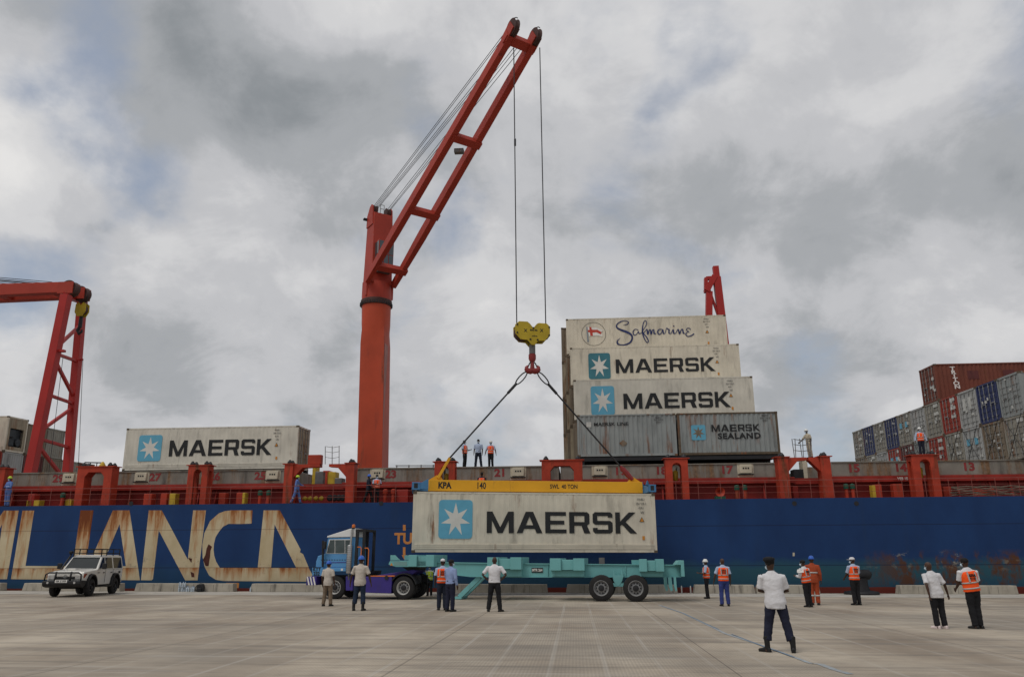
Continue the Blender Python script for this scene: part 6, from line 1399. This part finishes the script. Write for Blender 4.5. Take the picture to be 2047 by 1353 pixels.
def person(label, M, h, top, pants, arms=('down', 'down'), sleeve='short', vest=None, hat=None, shoes=None, feet=((-.11, 0), (.11, 0)), fyaw=(10, -10), lean=(0, 0), mask=True, tuck=True, hair=True, vtext=None, coverall=False, headturn=0, paper=False, boots=False, bands=True, group=None, skin=None, wide=1.0):
    global npers; npers += 1; sd = npers * 3.7; k = h / 1.75
    o = thing('person', label, 'person', M, group)
    SC = Matrix.Diagonal((k, k, k, 1))
    def L(p):     # lean of everything above the hips
        x, y, z = p; f = max(0.0, (z - 0.9) / 0.85); return (x + lean[0] * f, y + lean[1] * f, z)
    # joints
    hipz = 0.92; J = []
    for s, (fx, fy) in zip((-1, 1), feet):
        hip = Vector((s * 0.09, 0, hipz)); ank = Vector((fx, fy - 0.03, 0.085)); kn = hip.lerp(ank, 0.48) + Vector((0, 0.025, 0)); J.append((hip, kn, ank))
    SH, EL, WR = [], [], []
    for s, a in zip((-1, 1), arms):
        e, w = ARM[a] if isinstance(a, str) else a
        SH.append(Vector(L((s * 0.195 * wide, -0.01, 1.40)))); EL.append(Vector(L((s * e[0], e[1], e[2])))); WR.append(Vector(L((s * w[0], w[1], w[2]))))
    def torso(mb, add, z0=0.84, z1=1.50, belly=0.0, flare=0.0):
        prof = [(.80, .14, .10), (.84, .155, .108), (.92, .168, .118), (1.02, .157, .108), (1.12, .155, .106), (1.26, .172, .116), (1.36, .180, .108), (1.42, .155, .085), (1.46, .10, .068), (1.50, .058, .056)]
        P = [q for q in prof if z0 - 1e-6 <= q[0] <= z1 + 1e-6]
        mb.tube([L((0, 0.0, z)) for z, _, _ in P], [max(rx, .160 if flare and z < 1.2 else 0) * wide + add + flare * max(0, min(1, (1.12 - z) / .2)) for z, rx, _ in P], 20, [max(ry, .115 if flare and z < 1.2 else 0) + add + (belly if 0.9 < z < 1.3 else 0) + flare * max(0, min(1, (1.12 - z) / .2)) for z, _, ry in P], ref=(1, 0, 0)); return mb
    # ---- body, one skin
    b = torso(MB(), -0.014)
    b.tube([L((0, 0, 1.42)), L((0, 0.005, 1.50)), L((0, 0.012, 1.58))], [.066, .056, .054], 12)
    ht = R(headturn); hx = lambda p: L((p[0] * math.cos(ht) - (p[1] - .01) * math.sin(ht), .01 + p[0] * math.sin(ht) + (p[1] - .01) * math.cos(ht), p[2]))
    HM = lambda mb: mb
    hp_ = [(1.525, .036, .040, .045), (1.545, .052, .062, .035), (1.58, .064, .082, .022), (1.62, .072, .094, .014), (1.66, .076, .099, .008), (1.70, .071, .092, .004), (1.73, .054, .07, .002), (1.748, .025, .035, .0)]
    b.tube([hx((0, y, z)) for z, _, _, y in hp_], [r for _, r, _, _ in hp_], 16, [ry for _, _, ry, _ in hp_], ref=(math.cos(ht), math.sin(ht), 0))
    b.tube([hx((0, .095, 1.655)), hx((0, .118, 1.615)), hx((0, .10, 1.603))], [.010, .017, .014], 8)
    b.ell(hx((0, .09, 1.568)), (.024, .018, .010), 8, 5)
    for s in (-1, 1): b.ell(hx((s * .077, .0, 1.625)), (.012, .02, .032), 8, 6)
    for (hip, kn, ank) in J:
        b.tube([hip + Vector((0, 0, .03)), hip.lerp(kn, .4), kn, kn.lerp(ank, .35), ank, ank - Vector((0, 0, .05))], [.085, .080, .055, .055, .036, .036], 12)
        b.tube([ank + Vector((0, -.05, -.045)), ank + Vector((0, .06, -.05)), ank + Vector((0, .15, -.06))], [.035, .04, .025], 10)
    for i in (0, 1):
        s, e, w = SH[i], EL[i], WR[i]; sg = (-1, 1)[i]
        b.tube([s + Vector((-.03 * sg, 0, .005)), s, s.lerp(e, .4), e, e.lerp(w, .35), w], [.055, .056, .047, .039, .038, .026], 12)
        d = (w - e).normalized(); side = Vector((0, 1, 0)) - d * d.y
        side = side.normalized() if side.length > 0.2 else Vector((1, 0, 0)); nn = d.cross(side)
        pc = w + d * 0.052
        b.tube([w - d * .01, w + d * .03, w + d * .075, w + d * .095], [.024, .036, .040, .030], 10, [.02, .018, .016, .013], ref=side)
        for q, ln in zip((-.028, -.0095, .0095, .028), (.060, .075, .072, .064)):
            st = w + d * .085 + side * q; b.tube([st, st + d * ln * .5 + nn * (.010 * -sg), st + d * ln * .85 + nn * (.028 * -sg)], [.0105, .010, .008], 6)
        st = w + d * .03 + side * .034; b.tube([st, st + d * .035 + side * .022, st + d * .068 + side * .022 - nn * .008 * sg], [.013, .0115, .009], 6)
    me = remesh(b, 0.0115, 2); me.transform(SC); place(me, 'body', skin or m_skin, o)
    # ---- trousers
    t = MB(); t.tube([L((0, 0, z)) for z in (.80, .86, .93, 1.0, 1.03)], [.14, .172, .182, .172, .168], 18, [.10, .125, .132, .124, .122], ref=(1, 0, 0))
    for (hip, kn, ank) in J:
        a2 = ank.lerp(kn, .55) if boots else ank
        t.tube([hip + Vector((0, 0, .02)), hip.lerp(kn, .45), kn, kn.lerp(ank, .45), ank.lerp(kn, .30) if boots else ank - Vector((0, 0, .015))], [.108, .104, .084, .082, .084 if boots else .074], 14)
    me = remesh(t, 0.017, 2, 0.014, sd); me.transform(SC); place(me, 'trousers', pants, o)
    # ---- shirt
    z0 = 0.92 if tuck else 0.80
    sh = torso(MB(), 0.020, z0, 1.50, 0.008, 0.0 if tuck else 0.020)
    for i in (0, 1):
        s, e, w = SH[i], EL[i], WR[i]; sg = (-1, 1)[i]
        pts = [s + Vector((-.06 * sg, 0, .0)), s, s.lerp(e, .5), s.lerp(e, .82)]; rr = [.062, .074, .068, .072]
        if sleeve == 'long': pts += [e, e.lerp(w, .5), e.lerp(w, .93)]; rr[-1] = .062; rr += [.058, .052, .044]
        sh.tube(pts, rr, 12)
    me = remesh(sh, 0.015, 2, 0.011, sd + 9); me.transform(SC); place(me, 'overall_top' if coverall else 'shirt', top, o)
    cl = MB().tube([L((0, .0, 1.455)), L((0, .004, 1.495)), L((0, .006, 1.515))], [.082, .072, .070], 16, [.074, .068, .066], ref=(1, 0, 0)); me = cl.mesh('collar'); me.transform(SC); place(me, 'collar', top, o, True)
    # ---- vest with tape
    if vest:
        v = torso(MB(), 0.040, 0.92, 1.42, 0.006); v2 = remesh(v, 0.018, 2, 0.008, sd + 4); v2.transform(SC); vo = place(v2, 'vest', vest, o)
        if bands:
            for z, rx, ry in ((1.00, .161, .116), (1.14, .158, .112)):
                m_ = MB().tube([L((0, 0, z - .017)), L((0, 0, z + .017))], [rx * wide + .048] * 2, 24, [ry + .056] * 2, ref=(1, 0, 0)).mesh('reflective_band'); m_.transform(SC); place(m_, 'reflective_band', m_refl, vo, True)
            for s in (-1, 1):
                for yy in (-1, 1):
                    m_ = MB().beam(L((s * .10, yy * .160, 1.16)), L((s * .10, yy * .130, 1.40)), .030, .03, (0, yy, 0.1)).mesh('reflective_strap'); m_.transform(SC); place(m_, 'reflective_strap', m_refl, vo)
        if vtext:
            m_ = text_mesh('KPA', 0.10, 0.001, 0.01); m_.transform(SC @ Matrix.Translation(L((0, -.172, 1.315))) @ FACE); place(m_, 'lettering', m_ink, vo)
            for q in range(2): m_ = MB().box(-.085, .085, -.164, -.150, 1.240 - .034 * q, 1.254 - .034 * q).mesh('lettering'); m_.transform(Matrix.Translation((lean[0] * .45 * k, lean[1] * .45 * k, 0)) @ SC); place(m_, 'lettering', m_ink, vo)
    # ---- head wear
    def headpart(mb, name, m, smooth=True):
        me = mb.mesh(name); A = SC @ Matrix.Translation(L((0, .0, 1.64)) ) @ Matrix.Rotation(ht, 4, 'Z') @ Matrix.Translation((0, 0.01, -1.64)); me.transform(A); return place(me, name, m, o, smooth)
    if hair and hat not in ('helmet',):
        hm_ = MB(); prof = [(1.615, .070, .060), (1.64, .081, .092), (1.68, .084, .105), (1.715, .076, .097), (1.742, .056, .073), (1.760, .022, .03)]
        hm_.tube([(0, -.014 if z < 1.66 else -.004, z) for z, _, _ in prof], [r for _, r, _ in prof], 18, [q for _, _, q in prof], ref=(1, 0, 0)); headpart(hm_, 'hair', m_hair)
    if hat == 'helmet' or hat in (m_helb, m_helw, m_hely): pass
    if hat in (m_helb, m_helw, m_hely):
        hh = MB(); prof = [(1.665, .105, .128), (1.675, .104, .126), (1.70, .101, .12), (1.735, .092, .108), (1.765, .07, .083), (1.785, .04, .048), (1.79, .005, .006)]
        hh.tube([(0, 0, z) for z, _, _ in prof], [r for _, r, _ in prof], 22, [q for _, _, q in prof], ref=(1, 0, 0)); ho = headpart(hh, 'helmet', hat)
        br = MB().tube([(0, .012, 1.660), (0, .012, 1.668)], [.116, .116], 22, [.152, .152], ref=(1, 0, 0)); headpart(br, 'helmet_brim', hat)
        rd = MB().tube([(0, -.10, 1.735), (0, -.05, 1.785), (0, .05, 1.787), (0, .10, 1.735)], .014, 6); headpart(rd, 'helmet_ridge', hat)
    elif hat == 'cap' or hat == 'kufi':
        hh = MB(); prof = [(1.665, .086, .108), (1.70, .086, .107), (1.735, .076, .094), (1.762, .045, .055), (1.77, .006, .008)]
        hh.tube([(0, 0, z) for z, _, _ in prof], [r for _, r, _ in prof], 20, [q for _, _, q in prof], ref=(1, 0, 0)); headpart(hh, 'cap', C_WHITE)
        if hat == 'cap': headpart(MB().prism([(-.075, .06), (.075, .06), (.065, .15), (.03, .185), (-.03, .185), (-.065, .15)], 1.668, 1.680, 'z'), 'cap_visor', C_WHITE, False)
    elif hat == 'beret':
        hh = MB(); prof = [(1.685, .085, .107), (1.70, .088, .11), (1.735, .112, .132), (1.765, .104, .124), (1.785, .05, .06), (1.79, .005, .005)]
        hh.tube([(-.012 * (z > 1.72), -.004, z) for z, _, _ in prof], [r for _, r, _ in prof], 22, [q for _, _, q in prof], ref=(1, 0, 0)); headpart(hh, 'beret', C_BLACK)
    if mask:
        mk = MB(); mk.ell((0, .072, 1.578), (.056, .050, .045), 12, 8); headpart(mk, 'face_mask', m_mask)
        headpart(MB().tube([(-.078, -.0, 1.62), (-.06, .06, 1.60)], .004, 4).tube([(.078, -.0, 1.62), (.06, .06, 1.60)], .004, 4), 'mask_loop', m_mask)
    for s in (-1, 1): headpart(MB().ell((s * .030, .092, 1.648), (.012, .010, .007), 8, 6), 'eye', m_eye)
    # ---- shoes
    for (hip, kn, ank), fy in zip(J, fyaw):
        s_ = MB(); s_.tube([(0, -.085, .042), (0, -.06, .045), (0, .02, .05), (0, .10, .038), (0, .165, .03), (0, .185, .025)], [.03, .046, .05, .036, .03, .012], 12, [.034, .042, .048, .05, .046, .02], ref=(0, 0, 1))
        if boots: s_.tube([(0, -.02, .05), (0, -.018, .16), (0, -.01, .30)], [.052, .054, .058], 12)
        s_.box(-.042, .042, -.085, .165, 0.0, .022)
        me = remesh(s_, 0.012, 2); me.transform(SC @ Matrix.Translation((ank.x, ank.y, 0)) @ Matrix.Rotation(R(fy), 4, 'Z')); place(me, 'boot' if boots else 'shoe', shoes or m_shoe, o)
    # ---- belt for tucked shirts
    if tuck and not coverall:
        m_ = MB().tube([L((0, 0, 1.0)), L((0, 0, 1.035))], [.180] * 2, 22, [.134] * 2, ref=(1, 0, 0)).mesh('belt'); m_.transform(SC); place(m_, 'belt', m_shoe, o, True)
    if coverall:
        for z in (1.17,):
            m_ = MB().tube([L((0, 0, z - .025)), L((0, 0, z + .025))], [.192] * 2, 22, [.150] * 2, ref=(1, 0, 0)).mesh('reflective_band'); m_.transform(SC); place(m_, 'reflective_band', m_refl, o, True)
        for (hip, kn, ank) in J:
            c = kn.lerp(ank, .35); m_ = MB().tube([c, kn.lerp(ank, .48)], [.094, .092], 16).mesh('reflective_band'); m_.transform(SC); place(m_, 'reflective_band', m_refl, o, True)
    return o, [SC @ w for w in WR]
def ground_man(px, fy, hy):
    p = gnd(px, fy); hh = onY(px, hy, p.y).z; return p, hh
def GP(px, fy, hy, face, label, *a, hs=0.0, **kw):
    p, hh = ground_man(px, fy, hy)
    return person(label, T(p.x, p.y, 0.0 if p.y < 39 else 0.009, R(face - 90)), hh - hs, *a, **kw)
# on the quay (face: 90 = towards the ship)
GP(653, 1211, 1120, 80, 'person in beige shirt, khaki trousers and blue helmet watching beside the tractor front wheel', C_BEIGE, C_KHAKI, hat=m_helb, hs=.04, feet=((-.15, 0), (.16, .04)), tuck=False, headturn=-25, lean=(-.02, .0), wide=.95)
GP(717, 1220, 1110, 88, 'person in beige shirt, dark jeans and blue helmet standing before the violet fuel tank', C_BEIGE, C_JEAN, hat=m_helb, hs=.04, feet=((-.17, 0), (.16, -.02)), arms=('apart', 'apart'), tuck=False, headturn=-12, boots=True)
GP(858, 1191, 1130, 265, 'person in yellow reflective vest standing behind the trailer gooseneck with arms raised', C_WHITE, C_BLACK, arms=(((.30, .06, 1.42), (.42, .12, 1.56)), ((.30, .06, 1.42), (.44, .12, 1.56))), vest=V_YEL, mask=True, hs=0.0)
GP(883, 1219, 1117, 100, 'person in orange vest and white skullcap half hidden behind the blue shirt', C_PALE, C_DARK, arms=('down', 'down'), vest=V_ORG, hat='kufi', vtext=True)
GP(899, 1222, 1118, 60, 'person in long-sleeved light blue shirt and dark trousers next to the orange vest', C_LBLUE, C_NAVY, sleeve='long', arms=('fwd', 'down'), headturn=-35, lean=(.0, .02), feet=((-.10, 0), (.10, .05)))
GP(988, 1222, 1113, 88, 'person in white shirt and black trousers with both hands on hips facing the trailer', C_WHITE, C_BLACK, arms=('hips', 'hips'), feet=((-.19, 0), (.20, .02)), fyaw=(14, -30), hair=False, mask=False, wide=1.12)
GP(1415, 1196, 1117, 165, 'person in orange vest and white helmet turned sideways holding a radio beside the trailer tail', C_PALE, C_BLACK, arms=('hold', 'hold'), vest=V_ORG, hat=m_helw, hs=.04, feet=((-.08, 0), (.08, .05)))
GP(1450, 1211, 1116, 92, 'person in orange vest and bright blue trousers seen from behind', C_PALE, C_BLUE, vest=V_ORG, vtext=True, arms=('apart', 'down'), feet=((-.13, 0), (.13, .02)), headturn=15, hair=False)
GP(1559, 1303, 1113, 85, 'uniformed person in white shirt, navy trousers, boots and black beret with arms folded', C_WHITE, C_NAVY, arms=('fold', 'fold'), hat='beret', tuck=False, boots=True, feet=((-.24, .02), (.25, -.02)), fyaw=(48, -10), headturn=28, lean=(-.05, 0), wide=1.03, hs=.03)
GP(1617, 1213, 1119, 125, 'person in orange vest over white sleeves holding sheets of paper', C_WHITE, C_BLACK, sleeve='long', arms=('hold', 'hold'), vest=V_ORG, vtext=True, feet=((-.05, .02), (.10, 0)), lean=(-.13, 0), headturn=20)
GP(1631, 1209, 1110, 75, 'person in orange overalls and blue helmet behind the one holding papers', C_ORNG, C_ORNG, sleeve='long', hat=m_helb, hs=.04, coverall=True, tuck=False, feet=((-.10, 0), (.10, .02)))
GP(1714, 1209, 1114, 105, 'person in orange vest and white baseball cap in front of the bollard', C_PALE, C_BLACK, vest=V_ORG, vtext=True, hat='cap', arms=('fwd', 'fwd'), headturn=45, feet=((-.10, 0), (.10, .03)), fyaw=(30, 10))
GP(1881, 1256, 1123, 95, 'person in white polo shirt, black trousers and pale trainers', C_WHITE, C_BLACK, arms=('swing', 'apart'), tuck=False, shoes=m_shoew, hair=False, feet=((-.10, 0), (.12, .03)), lean=(-.12, 0), headturn=25, fyaw=(35, 20))
GP(1955, 1256, 1115, 100, 'person in orange vest over white shirt, black trousers, hands held in front', C_WHITE, C_BLACK, vest=V_ORG, vtext=True, arms=('fwd', 'fold'), feet=((-.08, 0), (.09, .04)), lean=(-.10, 0), headturn=20, fyaw=(40, 20), wide=1.1)
# paper held by the clerk and radio of the sideways man
pp = gnd(1599, 1206); q = onY(1600, 1141, gnd(1617, 1213).y - 0.25)
pap = thing('paper_sheets', 'loose white paper sheets held up by the person in orange vest', 'paper', T(q.x, q.y, q.z))
for k in range(3): MB().add([(-.13, 0, -.06 + .01 * k), (.12, .02 * k, -.05), (.13, .05, .07 + .01 * k), (-.10, .04, .06)], [(0, 1, 2, 3)]).build('sheet', m_wht, pap)
# on the ship
def SP(px, fy, hy, Y, z, face, label, *a, hs=0.0, **kw):
    p = sY(px, fy, Y); hh = sY(px, hy, Y).z - z
    return person(label, SHIP @ T(p.x, Y, z, R(face - 90)), min(1.85, max(1.6, hh)) - hs, *a, **kw)
DK = DECKZ + 0.008
SP(14, 1000, 953, 45.0, DK, 250, 'person in blue overalls and lime helmet standing at the rail by the yellow lockers', C_OVER, C_OVER, sleeve='long', arms=('fold', 'fold'), hat=m_hely, coverall=True, tuck=False)
SP(592, 1002, 951, 44.85, DK, 10, 'person in blue overalls and lime helmet walking along the deck edge', C_OVER, C_OVER, sleeve='long', arms=('reach', 'down'), hat=m_hely, coverall=True, tuck=False, feet=((-.08, .28), (.08, -.28)))
SP(736, 1001, 949, 44.9, DK, 0, 'person in dark clothes and blue helmet striding along the deck rail', C_DARK, C_BLACK, sleeve='long', arms=('down', 'fwd'), hat=m_helb, feet=((-.08, .30), (.08, -.25)), tuck=False)
SP(752, 1003, 954, 44.8, DK, 300, 'person in orange vest holding a rope at the deck rail', C_PALE, C_BLACK, arms=('hold', 'hold'), vest=V_ORG, feet=((-.10, .0), (.12, 0)))
SP(929, 932, 880, 47.9, HC_T + .003, 345, 'person in orange vest standing on the hatch cover nearest the left sling', C_PALE, C_BLACK, arms=('hold', 'down'), vest=V_ORG, lean=(0, -.05))
SP(956, 932, 878, 47.9, HC_T + .003, 265, 'person in blue shirt standing with legs apart on the hatch cover', C_PALE, C_DARK, arms=('down', 'down'), feet=((-.20, 0), (.18, .03)))
SP(981, 932, 880, 47.9, HC_T + .003, 268, 'person in orange vest and white helmet looking down from the hatch cover', C_PALE, C_BLACK, arms=('apart', 'apart'), vest=V_ORG, hat=m_helw, hs=.04, feet=((-.12, .02), (.10, 0)))
SP(963, 1000, 944, 45.2, DK, 90, 'person in orange vest on deck mostly hidden behind the yellow lifting beam', C_DARK, C_BLACK, vest=V_ORG)
SP(1619, 908, 857, 45.65, PT - .055, 200, 'person in cream clothes and white helmet leaning on the platform rail', C_CREAM, C_CREAM, arms=('down', ((.30, .22, 1.12), (.30, .42, .98))), hat=m_helw, hs=.04, lean=(0, .10), feet=((-.14, 0), (.16, -.05)))
SP(1844, 906, 861, 45.65, PT + .003, 268, 'person in orange vest and white helmet standing on top of a red post', C_PALE, C_DARK, sleeve='long', arms=('apart', 'apart'), vest=V_ORG, hat=m_helw, hs=.04)
